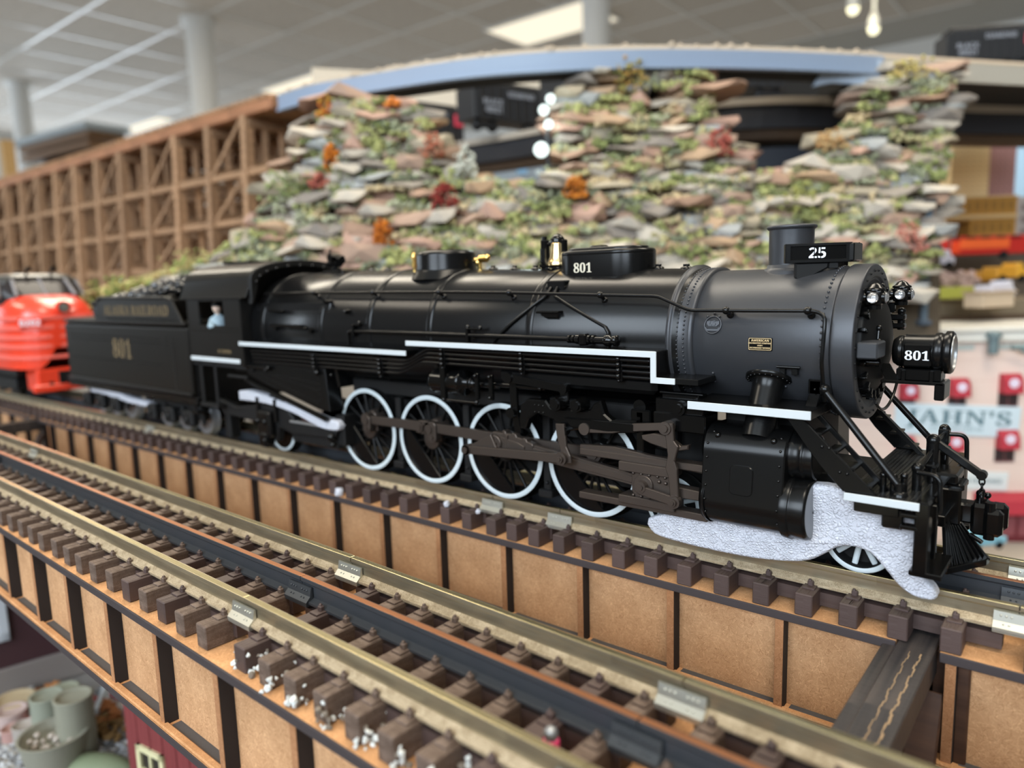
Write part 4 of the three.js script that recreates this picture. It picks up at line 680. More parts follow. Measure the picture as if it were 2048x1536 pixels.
// the track under the locomotive
trackSection('brass-railed track section under the tender and red diesel, on the rear bridge', [0, -0.6, 0], 0, -640, -46.75, seq(-53.4, -636, -11.9), { joins: [-46.75, -330], dusty: false });
trackSection('very short fitter piece of track beneath the middle driving wheels', [0, -0.6, 0], 0, -46.75, -14.85, [-41.4, -31.3, -21.3], { joins: [-14.85] });
trackSection('track section under the front wheels and cowcatcher of the steam engine', [0, -0.6, 0], 0, -14.85, 122.1, seq(-10, 119, 11.9), { joins: [122.1] });
trackSection('empty track section just ahead of the cowcatcher, at the picture edge', [0, -0.6, 0], 0, 122.1, 330, seq(126.5, 326, 11.9), {});
// the empty track in front
const FO = [-33.6, 3, 113.5], A1 = 1.2 * deg, A2 = 2.0 * deg;
const fgl = trackSection('dusty empty track section in front, left of its joint below the driving wheels', FO, -A1, -267, 0, seq(-7.2, -262, -11.75), { joins: [0, -267], dusty: true });
trackSection('far left end of the dusty empty front track', [FO[0] - 267 * Math.cos(A1), 3, FO[2] - 267 * Math.sin(A1)], -A1, -240, 0, seq(-7, -234, -11.9), { dusty: true });
trackSection('short front track section with pebbles stuck on its ties', FO, -A2, 0, 107, seq(11.6, 104, 11.0), { joins: [107], dusty: true });
trackSection('front track section nearest the camera at lower right', [FO[0] + 107 * Math.cos(A2), 3, FO[2] + 107 * Math.sin(A2)], -A2, 0, 180, seq(7, 176, 11.6), { dusty: true });

// ---------------------------------------------------------------- laser-cut fibreboard girder bridges
function girderBridge(label, pos, turn, x0, x1, first, off, far) {
  const b = thing('girder_bridge', label, 'bridge', pos, turn);
  const z0 = off;                           // middle of the deck
  const deck = mesh('deck', cbox(x0, x1, -15.0, -12.7, z0 - 28.2, z0 + 28.2), M.deckTop, b);
  mesh('burnt_edge', cbox(x0, x1, -15.2, -12.75, z0 + 28.1, z0 + 28.7, 0.15), M.burntEdge, deck);
  mesh('burnt_edge', cbox(x0, x1, -15.2, -12.75, z0 - 28.7, z0 - 28.1, 0.15), M.burntEdge, deck);
  for (const s of [1, -1]) {
    const zz = (a, c) => s > 0 ? [z0 + a, z0 + c] : [z0 - c, z0 - a];
    const fl = mesh('bottom_flange', cbox(x0, x1, -44.8, -42.4, ...zz(20, 29.6)), M.deckTop, b);
    mesh('burnt_edge', cbox(x0, x1, -44.9, -42.6, ...zz(29.4, 29.9), 0.1), M.burntEdge, fl);
    mesh('flange_lip', cbox(x0, x1, -42.5, -41.7, ...zz(27.3, 29.5), 0.35), M.deckTop, fl);
    for (let x = first; x < x1 - 4; x += 34.07) {
      const w = Math.min(34.07, x1 - x);
      const panel = mesh('girder_panel', cbox(x, x + w - 0.05, -42.4, -15, ...zz(22.6, 24.4)), M.mdf, b);
      panel.geometry = panel.geometry.clone(); const uv = panel.geometry.attributes.uv; const du = rnd() * 40, dv = rnd() * 40; for (let i = 0; i < uv.count; i++) uv.setXY(i, uv.getX(i) + du, uv.getY(i) + dv);
      mesh('ledge_strip', cbox(x + 2.6, x + w - 1.6, -42.5, -42.25, ...zz(24.4, 27.2), 0.05), M.greyLedge, fl);  // dark grey strip on the flange ledge between stiffeners
      const st = mesh('stiffener', cbox(x - 1.25, x + 1.25, -42.4, -15, ...zz(24.4, 28.3)), M.burnt, b);
      mesh('stiffener_face', cbox(x - 1.2, x + 1.2, -42.3, -15.05, ...zz(28.2, 28.45), 0.05), M.stiffFace, st);
    }
  }
  return b;
}
girderBridge('fibreboard girder bridge with black stiffeners carrying the steam locomotive', [0, -0.6, -2.0], 0, -497, 97, -478.0, 0);
girderBridge('fibreboard girder bridge continuing beyond the dark timber bent, under bare track', [0, -0.6, -2.0], 0, 107, 330, 109.5, 0);
girderBridge('fibreboard girder bridge at far left beyond the stained cross beam', [0, -0.6, -2.0], 0, -760, -512, -700, 0);
girderBridge('fibreboard girder bridge with black stiffeners carrying the empty front track', [FO[0], 3.0, FO[2]], -1.65 * deg, -480, 178, -444.5 + 4.2, 0);
// stained timber bent between the two bridges at the right, another far left
const stainMap = woodTex([58, 52, 50], 26, 1, 14); stainMap.repeat.set(1 / 60, 1 / 60); stainMap.rotation = PI / 2;
const stain = std({ map: stainMap, roughness: 0.5, bumpMap: tieGrain, bumpScale: 0.0001 });
const brownMap = woodTex([66, 42, 28], 16, 1, 10); brownMap.repeat.set(1 / 60, 1 / 60);
const brownStain = std({ map: brownMap, roughness: 0.6 });
const paleStreak = std({ color: lin(0.33, 0.22, 0.12), roughness: 0.6 });
function bent(label, x, z0, z1, w, y = -13.4) {
  const t = thing('timber_bent', label, 'support');
  const cap = mesh('cap_beam', [cbox(x - w / 2, x + w / 2, y - 8, y, z0, z1, 0.3)], stain, t);
  mesh('side_plank', cbox(x - w / 2 - 3.4, x - w / 2, y - 9.4, y - 1.2, z0, z1, 0.3), stain, t);
  for (const [dx, wob] of [[-0.6, 0.4], [1.9, 0.7]]) { const g = []; for (let i = 0; i < 26; i++) { const za = 30 + i * 2.1, xa = x + dx + Math.sin(i * 1.7) * 0.22; if (z0 < 20) g.push(cbox(xa - rr(0.08, 0.22) * wob * 1.6, xa + rr(0.08, 0.22) * wob * 1.6, y - 0.1, y + 0.06, za, za + 2.3)); } if (g.length) mesh('pale_grain', g, paleStreak, cap); }
  mesh('post', cbox(x - 3, x + 4, -178, y - 8, 14, 22, 0.4), brownStain, t);
  mesh('post', cbox(x - 3, x + 4, -178, y - 8, 96, 104, 0.4), brownStain, t);
  mesh('brace', bar([x + 3, y - 12, 24], [x + 3, -150, 92], 7, 3, 0.3), brownStain, t);
  mesh('brace', bar([x - 2, y - 12, 92], [x - 2, -150, 24], 7, 3, 0.3), brownStain, t);
  return t;
}
bent('grey-stained timber beam with pale grain streaks bridging the two girders at right', 101.6, 8, 100, 8.6);
bent('brown timber beam and braces between the girders at far left', -504, -30, 100, 10, -14);
mesh('bridge_pier', [cbox(104, 109, -178, -15, 12, 22, 0.4), cbox(110.5, 113.5, -178, -15, 16, 24, 0.4)], brownStain, null);
info(scene.children[scene.children.length - 1], 'narrow brown upright posts under the rear bridge beside the grey beam', 'post');

// white expanded-foam packing left on the model
const foamOut = [[24, 3.6], [27, 0.6], [36, -0.4], [48, -0.6], [58, -0.3], [68, 0.9], [74, 2.6], [78, 5.2], [82, 8.4], [86, 9.2], [90, 8.2], [93.5, 4.6], [96, 1.4], [99.2, -1.2], [103.6, -1.9], [105.2, -0.6], [104.6, 1.4], [102.4, 4.4], [101.6, 9], [101, 16], [99, 20], [92, 22], [84, 24.4], [76, 25], [60, 22], [46, 12], [30, 8], [24.6, 5.6]];
const foamGeo = (out, z0, z1, b, bend) => { const s = new THREE.Shape(); s.moveTo(...out[0]); s.splineThru(out.slice(1).map((p) => new THREE.Vector2(...p))); let g = new THREE.ExtrudeGeometry(s, { depth: z1 - z0 - 2 * b, bevelEnabled: true, bevelThickness: b, bevelSize: b * 0.7, bevelOffset: -b * 0.7, bevelSegments: 4, curveSegments: 3 }); g = T(g, 0, 0, z0 + b); const p = g.attributes.position; for (let i = 0; i < p.count; i++) { const x = p.getX(i), y = p.getY(i); p.setZ(i, p.getZ(i) + bend(x, y) + perlin.noise(x * 0.25, y * 0.25, 3) * 0.25); } g.computeVertexNormals(); return g; };
single('foam_sheet', 'white sparkling foam sheet wrapped under the cylinder and pilot of the steam engine', 'packing foam', foamGeo(foamOut, 20.2, 25.4, 1.4, (x, y) => (y - 6) * 0.06 + (x > 92 ? (x - 92) * -0.12 : 0)), M.foam);
single('foam_strip', 'white foam strip tucked above the trailing truck under the firebox', 'packing foam', foamGeo([[-208, 29.8], [-200, 30.6], [-186, 29.4], [-166, 26.6], [-148, 23.8], [-137, 22.2], [-129, 21.8], [-129, 17.6], [-138, 17.2], [-146, 18.4], [-160, 22], [-178, 24.6], [-192, 25.2], [-208, 25]], 22, 27, 1.2, () => 0), M.foam);
single('foam_strip', 'white foam strip showing below the tender body', 'packing foam', foamGeo([[-392, 20], [-380, 20.6], [-352, 18.6], [-336, 16.4], [-310, 15.4], [-306, 12.6], [-330, 12.4], [-350, 13.8], [-376, 15.6], [-392, 15.6]], 22, 27, 1.2, () => 0), M.foam);
// crumbs of foam and ballast pebbles stuck between the front ties
const crumb = (n, x, y, z, s) => { const g = new THREE.IcosahedronGeometry(s, 1); const p = g.attributes.position; for (let i = 0; i < p.count; i++) { const k = 1 + 0.35 * perlin.noise(p.getX(i) * 2 + x, p.getY(i) * 2, p.getZ(i) * 2); p.setXYZ(i, p.getX(i) * k, p.getY(i) * k, p.getZ(i) * k); } g.computeVertexNormals(); return single('foam_crumb', n, 'crumb', T(g, 0, 0, 0), M.foam, [x, y, z]); };
crumb('white foam crumb between rear ties under the trailing truck', -132.5, -11.6, 25.4, 2.2);
crumb('pale foam crumb lying on a tie below the rearmost driving wheel', -65.4, -5.6, 24.4, 1.4);
crumb('small pale crumb on the brown tie end below the second driving wheel', -49, -5.8, 24, 1.1);
{
  const peb = [], geo = [0, 1, 2].map((v) => { const g = new THREE.IcosahedronGeometry(1, 0); const p = g.attributes.position; for (let i = 0; i < p.count; i++) { const k = 1 + 0.3 * Math.sin(p.getX(i) * 9 + v * 2 + p.getY(i) * 5 + p.getZ(i) * 7); p.setXYZ(i, p.getX(i) * k, p.getY(i) * k * 0.8, p.getZ(i) * k); } g.computeVertexNormals(); return g; });
  const spots = [[9.2, 24.8, 9], [14.2, 20, 9], [15, 24, 12], [17, 16, 6], [25.2, 21, 12], [25.6, 26, 10], [36, 25.6, 12], [37, 19, 8], [47, 26.2, 12], [48, 22, 9], [58.4, 25, 12], [58, 18, 8], [69.5, 25.4, 12], [80, 26, 12], [81, 21, 10], [91, 24, 14], [24, 10, 4], [46, 9, 5], [68, 8, 6], [90, 6, 8], [70, -9, 4], [103, -8, 6], [101, 9, 6]];
  const light = [], dark = [];
  for (const [x, z, n] of spots) for (let i = 0; i < n; i++) { const s = rr(0.35, 0.95), g = geo[i % 3].clone().scale(s, s, s).rotateY(rnd() * 6).rotateX(rnd() * 6); const Y = -12.4 + Math.abs(rr(-1, 1) * rr(0, 1)) * 6; (rnd() < 0.72 ? light : dark).push(T(g, x + rr(-1.6, 1.6), Y, z + rr(-2.2, 2.2))); }
  const b = mesh('ballast_pebbles', light, std({ color: lin(0.62, 0.64, 0.62), roughness: 0.45 }), null, FO); b.rotation.y = -A2; info(b, 'pale ballast pebbles stuck between the ties of the front track', 'pebbles', null, 'stuff');
  const d = mesh('ballast_pebbles', dark, std({ color: lin(0.17, 0.14, 0.11), roughness: 0.6 }), null, FO); d.rotation.y = -A2; info(d, 'brown ballast grit stuck between the ties of the front track', 'pebbles', null, 'stuff');
}
{ const t = thing('wire_end', 'magenta insulated wire end with a bare grey tip between the front rails', 'wire', [59.4, -6, 125.6]);
  mesh('insulation', latheY([[-5, 1.6], [3.6, 1.6], [4, 1.3], [4, 0]], 0, 0, 0, 16), std({ color: lin(0.85, 0.06, 0.20), roughness: 0.4 }), t);
  mesh('tip', latheY([[3.8, 1.2], [5, 1.4], [6, 1.0], [6.4, 0]], 0, 0, 0, 14), M.steel, t); }
// ---------------------------------------------------------------- the room
camera.updateMatrixWorld(true);
const FPX = 768 / Math.tan(55.16 / 2 * deg);
// the point seen at picture position (px, py) at a given distance along the line of sight, in millimetres
function at(px, py, d) { const v = V((px - 1024) / FPX, -(py - 768) / FPX, -1).multiplyScalar(d).applyMatrix4(new THREE.Matrix4().extractRotation(camera.matrixWorld)); return v.add(V(134.541, 82.245, 225.869)); }
// the same on a horizontal plane
function onY(px, py, y) { const v = at(px, py, 1).sub(V(134.541, 82.245, 225.869)); const t = (y - 82.245) / v.y; return V(134.541, 82.245, 225.869).addScaledVector(v, t); }
const XW0 = -10450, XW1 = 3400, ZW0 = -7200, ZW1 = WINDOW_Z;
const plaster = std({ color: lin(0.50, 0.49, 0.46), roughness: 0.9 });
{
  const c = structure('ceiling');
  mesh('ceiling_slab', cbox(XW0 - 150, XW1 + 150, CEIL + 14, CEIL + 160, ZW0 - 150, ZW1 + 150), plaster, c);
  const tileMap = texture(128, 128, (x, y) => { const v = (grainN[(y * 2 % 256) * 256 + (x * 2 % 256)] - 0.5) * 16 + (rnd() < 0.05 ? -26 : 0); return [226 + v, 224 + v, 220 + v]; }, true, 1 / 300);
  const tileMat = [0.92, 1, 0.97].map((k) => std({ map: tileMap, color: lin(k * 0.84, k * 0.79, k * 0.74), roughness: 0.95 }));
  const tg = boxUV(cbox(-303, 303, 0, 12, -303, 303, 2));
  for (let x = -10400; x < -800; x += 610) for (let z = -6400; z < -600; z += 610) { const m = mesh('ceiling_tile', tg, pick(tileMat), c); m.position.set(x + 305, CEIL, z + 305); }
  const barMat = std({ color: lin(0.78, 0.78, 0.76), roughness: 0.35, metalness: 0.2 });
  for (let x = -10400; x <= -800; x += 610) mesh('ceiling_bar', cbox(x - 9, x + 9, CEIL - 5, CEIL + 10, -6400, -600), barMat, c);
  for (let z = -6400; z <= -600; z += 610) mesh('ceiling_bar', cbox(-10400, -800, CEIL - 5, CEIL + 10, z - 9, z + 9), barMat, c);
  const wall = std({ color: lin(0.74, 0.73, 0.70), roughness: 0.85 });
  const f = structure('floor'); mesh('floor_slab', cbox(XW0, XW1, FLOOR - 120, FLOOR, ZW0, ZW1), std({ color: lin(0.34, 0.31, 0.27), roughness: 0.7 }), f);
  const mk = (n, g, m = wall) => { const o = structure(n); mesh('wall_panel', g, m, o); return o; };
  mk('wall_far', cbox(XW0 - 150, XW0, FLOOR, CEIL + 14, ZW0, ZW1));
  mk('wall_back', cbox(XW0, XW1, FLOOR, CEIL + 14, ZW0 - 150, ZW0));
  const dim = std({ color: lin(0.16, 0.155, 0.15), roughness: 0.9 });  // unseen walls kept dark to hold down reflections on the black engine
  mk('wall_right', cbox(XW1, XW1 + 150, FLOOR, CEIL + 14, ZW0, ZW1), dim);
  // wall with the unseen windows behind the photographer
  const holes = UNSEEN_WINDOWS.map(([x, y, w, h]) => [[x - w / 2, y - h / 2], [x + w / 2, y - h / 2], [x + w / 2, y + h / 2], [x - w / 2, y + h / 2]]);
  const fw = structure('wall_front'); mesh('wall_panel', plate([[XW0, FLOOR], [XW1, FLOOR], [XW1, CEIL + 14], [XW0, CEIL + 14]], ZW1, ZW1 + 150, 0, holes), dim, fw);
  UNSEEN_WINDOWS.forEach(([x, y, w, h], i) => {
    const o = structure('window_' + (i + 1));
    mesh('window_frame', [cbox(x - w / 2, x + w / 2, y - h / 2, y - h / 2 + 40, ZW1 - 10, ZW1 + 60), cbox(x - w / 2, x + w / 2, y + h / 2 - 40, y + h / 2, ZW1 - 10, ZW1 + 60), cbox(x - w / 2, x - w / 2 + 40, y - h / 2, y + h / 2, ZW1 - 10, ZW1 + 60), cbox(x + w / 2 - 40, x + w / 2, y - h / 2, y + h / 2, ZW1 - 10, ZW1 + 60), cbox(x - 15, x + 15, y - h / 2, y + h / 2, ZW1 - 10, ZW1 + 50)], std({ color: lin(0.6, 0.6, 0.6), roughness: 0.5 }), o);
    mesh('unseen_window_pane', cbox(x - w / 2 + 30, x + w / 2 - 30, y - h / 2 + 30, y + h / 2 - 30, ZW1 + 20, ZW1 + 30), std({ color: 0x111111, emissive: COOL, emissiveIntensity: 3 }), o);
  });
  UNSEEN_FAR_WINDOWS.forEach(([z, y, w, h], i) => {
    const o = structure('window_' + (UNSEEN_WINDOWS.length + 1 + i)), x = XW0;
    mesh('window_frame', [cbox(x, x + 40, y - h / 2, y - h / 2 + 40, z - w / 2, z + w / 2), cbox(x, x + 40, y + h / 2 - 40, y + h / 2, z - w / 2, z + w / 2), cbox(x, x + 40, y - h / 2, y + h / 2, z - w / 2, z - w / 2 + 40), cbox(x, x + 40, y - h / 2, y + h / 2, z + w / 2 - 40, z + w / 2), cbox(x, x + 35, y - h / 2, y + h / 2, z - 15, z + 15)], std({ color: lin(0.6, 0.6, 0.6), roughness: 0.5 }), o);
    mesh('unseen_window_pane', cbox(x, x + 20, y - h / 2 + 30, y + h / 2 - 30, z - w / 2 + 30, z + w / 2 - 30), std({ color: 0x111111, emissive: COOL, emissiveIntensity: 3 }), o);
  });
  PANELS.forEach(([x, z, w, d], i) => {
    const t = thing('ceiling_light', ['rectangular ceiling light panel above the curved grey girder', 'ceiling light panel partly behind the left end of the grey girder', 'faint far ceiling light panel low over the brown trestle'][i] || 'unseen warm white ceiling light panel over the model layout, placed to light the train', 'ceiling light', [0, 0, 0], 0, i > 2 ? 'unseen ceiling lights over the layout' : undefined);
    mesh('frame', [cbox(x - w / 2 - 20, x + w / 2 + 20, CEIL - 14, CEIL + 12, z - d / 2 - 20, z - d / 2), cbox(x - w / 2 - 20, x + w / 2 + 20, CEIL - 14, CEIL + 12, z + d / 2, z + d / 2 + 20), cbox(x - w / 2 - 20, x - w / 2, CEIL - 14, CEIL + 12, z - d / 2, z + d / 2), cbox(x + w / 2, x + w / 2 + 20, CEIL - 14, CEIL + 12, z - d / 2, z + d / 2)], std({ color: lin(0.7, 0.7, 0.68), roughness: 0.5 }), t);
    mesh('diffuser', cbox(x - w / 2, x + w / 2, CEIL - 12, CEIL - 6, z - d / 2, z + d / 2), std({ color: 0x222222, emissive: new THREE.Color(1.0, 0.90, 0.70), emissiveIntensity: 1.7 }), t);
  });
  const colMat = std({ color: lin(0.72, 0.72, 0.70), roughness: 0.6 });
  const column = (px, py, d, r, label) => { const p = d ? at(px, py, d) : onY(px, py, CEIL); const t = thing('round_column', label, 'column', [p.x, FLOOR, p.z]); mesh('shaft', cylY(r, 0, CEIL - FLOOR - 1, 0, 0, 32), colMat, t); mesh('collar', latheY([[CEIL - FLOOR - 46, r], [CEIL - FLOOR - 40, r + 22], [CEIL - FLOOR - 1, r + 26]], 0, 0, 0, 32), colMat, t); };
  column(395, 38, 0, 92, 'white round column left of the grey girder end');
  column(1193, 50, 4700, 90, 'white round column just right of the bright ceiling panel');
  column(36, 164, 0, 80, 'thin distant white column near the far left wall');
}
// track lamps on the ceiling at the right
{
  const A = at(1706, 20, 2600), B = at(1747, 60, 2760), head = std({ color: lin(0.5, 0.5, 0.46), roughness: 0.5 });
  const glow = std({ color: 0x333333, emissive: new THREE.Color(1.0, 0.93, 0.62), emissiveIntensity: 3.2 });
  [[A, 'upper glowing spot lamp hanging from the ceiling at right'], [B, 'lower glowing spot lamp hanging just above the grey girder at right']].forEach(([p, label]) => {
    const t = thing('spot_lamp', label, 'lamp', [p.x, p.y, p.z]);
    mesh('lamp_body', [latheY([[6, 21], [40, 19], [60, 12], [66, 0]], 0, 0, 0, 20), cylY(6, 60, CEIL - p.y - 2, 0, 0, 10)], head, t);
    mesh('bulb', T(new THREE.SphereGeometry(19, 20, 14), 0, 2, 0), glow, t);
    const l = new THREE.PointLight(new THREE.Color(1.0, 0.92, 0.7), 0.7, 0, 2); l.position.set(p.x * MM, p.y * MM, p.z * MM); l.castShadow = true; l.shadow.radius = 2; scene.add(l);
  });
}
// benchwork under the layout
{
  const t = thing('layout_table', 'plywood benchwork carrying the grey gravelled ground of the model town', 'table');
  mesh('table_top', cbox(-2600, 1300, -240, -192, -1500, 330), std({ color: lin(0.20, 0.16, 0.11), roughness: 0.8 }), t);
  mesh('fascia', cbox(-2600, 1300, -330, -230, 330, 345), std({ color: lin(0.05, 0.06, 0.05), roughness: 0.6 }), t);
  for (const [x, z] of [[-2500, 260], [1200, 260], [-2500, -1400], [1200, -1400], [-700, 260], [-700, -1400]]) mesh('leg', cbox(x - 45, x + 45, FLOOR, -240, z - 45, z + 45, 4), std({ color: lin(0.3, 0.22, 0.13), roughness: 0.7 }), t);
}
// ---------------------------------------------------------------- behind the train
const YAW = 0.685;
const hex = (h) => new THREE.Color(h);
const mat = (h, rough = 0.75, extra = {}) => std({ color: hex(h), roughness: rough, ...extra });
const facing = (name, label, category, px, py, d, turn = 0, group) => { const p = at(px, py, d); return thing(name, label, category, [p.x, p.y, p.z], YAW + turn, group); };
// wooden trestle
{
  const wA = woodTex([164, 128, 96], 30, 1, 8); wA.repeat.set(1 / 80, 1 / 80);
  const wood = [0.85, 1, 1.15].map((k) => std({ map: wA, color: lin(k, k, k), roughness: 0.75 }));
  const t = thing('timber_trestle', 'long brown timber trestle in three tiers receding at left', 'trestle', [0, 0, -241]);
  const X0 = -1960, X1 = -560, D = 150;
  const fas = mesh('fascia_beam', cbox(X0, X1, 265, 277, -6, 2, 1), std({ map: wA, color: lin(0.95, 0.72, 0.62), roughness: 0.6 }), t);
  mesh('deck', cbox(X0, X1 + 2, 268, 276, -D, -6), wood[0], t);
  mesh('curb', cbox(X0, X1, 277, 281, -8, -2, 0.5), wood[2], t);
  const tg = boxUV(cbox(-2.6, 2.6, 276, 281, -70, 4, 0.4)); for (let x = X1 - 6; x > -1500; x -= 12) { const m = mesh('trestle_tie', tg, pick(wood), t); m.position.x = x; }
  mesh('rail', cbox(X0, X1, 281, 285, -22, -20), M.rail, t); mesh('rail', cbox(X0, X1, 281, 285, -54, -52), M.rail, t);
  for (const [y, hgt] of [[206, 7], [155, 7], [106, 7], [56, 7]]) for (const z of [1, -70, -D]) mesh('sill', cbox(X0, X1 + 14, y - hgt / 2, y + hgt / 2, z - 4, z + 2, 0.6), wood[z > 0 ? 1 : 0], t);
  let k = 0;
  for (let x = -612; x > -1900; x -= 77 - k * 0.4, k++) {
    for (let j = 0; j < 8; j++) { const z = -j * D / 7; mesh('post', bar([x + (j ? rr(-1, 1) : 0), -20, z - 1 - (j === 0 ? -10 : 0)], [x, 266, z - 3], j ? 6 : 9, j ? 6 : 12, 0.8), pick(wood), t); }
    for (const dx of [24, 50]) mesh('post', bar([x - dx, -20, -D + 30 * (dx > 30)], [x - dx, 266, -D + 30 * (dx > 30)], 7, 7, 0.8), pick(wood), t);
    for (const y of [258, 210, 159, 110]) mesh('bent_cap', cbox(x - 5.5, x + 5.5, y - 4, y + 4, -D - 4, 0, 0.8), wood[0], t);
    for (const [a, b] of [[210, 258], [159, 203], [110, 152]]) { mesh('bent_brace', bar([x + 6, a, -2], [x + 6, b, -D + 4], 6, 2.4, 0.3), wood[0], t); }
    if (k % 2 === 0) for (const [a, b] of [[208, 262], [158, 204], [109, 153]]) mesh('brace', bar([x - 72, a, 2], [x - 4, b, 2], 5, 2.4, 0.3), wood[0], t);
  }
}
// curved grey plate girder over the rocks
{
  const gp = [[-557, -250], [-500, -250], [-454, -260], [-401, -274], [-348, -290], [-304, -309], [-266, -332], [-214, -373], [-166, -420], [-134, -456], [-103, -494], [-49, -566]].map(([x, z]) => V(x, 0, z));
  const curve = new THREE.CatmullRomCurve3(gp);
  const sweep = (c, prof, n) => { // prof in (outwards, y)
    const P = c.getSpacedPoints(n), pos = [], idx = [], m = prof.length;
    P.forEach((p, i) => { const q = P[Math.min(i + 1, n)], o = P[Math.max(i - 1, 0)]; const tx = q.x - o.x, tz = q.z - o.z, L = Math.hypot(tx, tz), nx = -tz / L, nz = tx / L; for (const [u, y] of prof) pos.push(p.x + nx * u, y, p.z + nz * u); });
    for (let i = 0; i < n; i++) for (let j = 0; j < m; j++) { const a = i * m + j, b = i * m + (j + 1) % m, c2 = a + m, d = b + m; idx.push(a, b, c2, b, d, c2); }
    for (const e of [0, n]) for (let j = 1; j < m - 1; j++) e ? idx.push(e * m, e * m + j + 1, e * m + j) : idx.push(0, j, j + 1);
    const g = new THREE.BufferGeometry(); g.setAttribute('position', new THREE.Float32BufferAttribute(pos, 3)); g.setIndex(idx); const h = g.toNonIndexed(); h.computeVertexNormals(); return h;
  };
  const grey = mat('#8796ab', 0.5), dark = mat('#15130f', 0.8);
  const t = thing('curved_girder', 'curved blue-grey plate girder carrying track over the rocky cliffs', 'bridge');
  mesh('web_plate', sweep(curve, [[0, 265], [2.5, 265], [2.5, 279], [0, 279]], 60), grey, t);
  mesh('flange', sweep(curve, [[-3, 262.6], [5, 262.6], [5, 265], [-3, 265]], 60), grey, t);
  mesh('deck', sweep(curve, [[-56, 269], [-1, 269], [-1, 279], [-56, 279]], 60), dark, t);
  mesh('ballast_edge', sweep(curve, [[-52, 279], [-2, 279], [-6, 285], [-48, 285]], 60), mat('#a89c8c', 0.95), t);
  const pts = curve.getSpacedPoints(110), rv = [];
  for (let i = 0; i < 110; i++) { const p = pts[i]; const g = new THREE.IcosahedronGeometry(rr(2, 4), 0); rv.push(T(g, p.x - 3 + rr(-4, 0), 282 + rr(-2, 3), p.z - 4 + rr(-4, 0))); }
  info(mesh('ballast', rv, mat('#b8a894', 0.95), t), null, null, null, 'stuff');
  const beige = mat('#b1aa9c', 0.6), p0 = V(-49, 0, -566), p1 = V(120, 0, -800);
  const t2 = thing('plate_girder', 'beige plate girder continuing the high track at the upper right', 'bridge');
  const c2 = new THREE.CatmullRomCurve3([p0, V(0, 0, -636), V(50, 0, -706), p1]);
  mesh('web_plate', sweep(c2, [[-2, 260], [1.4, 260], [1.4, 278], [-2, 278]], 20), beige, t2);
  mesh('deck', sweep(c2, [[-90, 262], [-3, 262], [-3, 279], [-90, 279]], 20), dark, t2);
  mesh('ballast_edge', sweep(c2, [[-80, 279], [0, 279], [-6, 284], [-76, 284]], 20), mat('#a89a88', 0.95), t2);
  const gus = facing('gusset_plate', 'light blue-grey tapered plate under the right end of the curved girder', 'plate', 1700, 145, 690, 0);
  mesh('plate', plate([[-34, -11], [-16, -8], [30, -12], [30, 12], [-14, 14], [-20, 10]], -6, -2, 0.5), mat('#a3b0c0', 0.5), gus);
  // hopper cars: one long black car with parts, copied
  const carMat = mat('#17181b', 0.55), red = mat('#d0354f', 0.6), pale = mat('#8f939c', 0.7);
  const makeCar = (label, group) => {
    const c = thing('hopper_car', label, 'railway car', [0, 0, 0], 0, group);
    mesh('car_body', [plate([[-52, 12], [52, 12], [52, 46], [44, 50], [-44, 50], [-52, 46]], -18, 18, 0.8), cbox(-46, 46, 50, 54, -14, 14, 2)], carMat, c);
    for (let i = 0; i < 9; i++) mesh('rib', cbox(-46 + i * 11.4, -44 + i * 11.4, 12, 47, 18, 19.6, 0.3), carMat, c);
    for (const x of [-34, 34]) mesh('truck', [cbox(x - 15, x + 15, 3, 10, 10, 15, 1), cylZ(6, 8, 12, x - 10, 6, 16), cylZ(6, 8, 12, x + 10, 6, 16)], carMat, c);
    mesh('red_emblem', [cbox(38, 50, 28, 42, 18.5, 20, 0.4)], red, c);
    mesh('car_print', [letters('BLACK', 6, -28, 30, 20, 0.2, fontSans), letters('40021', 6, -28, 22, 20, 0.2, fontSans), letters('DIAMOND', 5.4, 10, 40, 20, 0.2, fontSans)], pale, c);
    return c;
  };
  const place = (c, px, py, d, turn, s) => { const p = at(px, py, d); c.position.set(p.x * MM, p.y * MM, p.z * MM); c.rotation.y = YAW + turn; c.scale.setScalar(MM * s); };
  const c0 = makeCar('black hopper car with a red emblem, longest in view in the left cliff gap', 'black hopper cars on the middle level');
  place(c0, 1010, 272, 930, 0.62, 1.12);
  const cp = (label, ...a) => { const c = c0.clone(); c.name = numbered('hopper_car'); scene.add(c); c.userData = { ...c0.userData, label }; place(c, ...a); return c; };
  cp('black hopper car at the left edge of the gap, only its emblem end showing', 842, 300, 1010, 0.62, 1.12);
  cp('black hopper car half hidden behind the glittering bright spots', 1180, 248, 860, 0.62, 1.12);
  cp('dark hopper car in shadow below the right half of the curved girder', 1470, 205, 820, 0.2, 1.0);
  cp('black hopper car with white lettering on the high track at top right', 1965, 148, 880, -0.12, 0.95);
  // middle-level shelf
  const shelf = thing('shelf_roadbed', 'dark curved shelf roadbed behind the cliffs carrying black hopper cars', 'shelf');
  const sc = new THREE.CatmullRomCurve3([at(560, 330, 1120), at(840, 300, 1000), at(1000, 280, 930), at(1180, 252, 850), at(1420, 216, 780), at(1560, 202, 770), at(1720, 190, 790), at(1900, 198, 830), at(2100, 190, 860)].map((p) => V(p.x, 0, p.z)));
  mesh('shelf_top', sweep(sc, [[-90, 254], [10, 254], [10, 258], [-90, 258]], 60), mat('#857a72', 0.9), shelf);
  mesh('shelf_edge', sweep(sc, [[-4, 230], [8, 230], [8, 254], [-4, 254]], 60), mat('#2b2a2d', 0.6), shelf);
  mesh('shelf_lip', sweep(sc, [[-20, 220], [2, 220], [2, 230], [-20, 230]], 60), mat('#4a3520', 0.7), shelf);
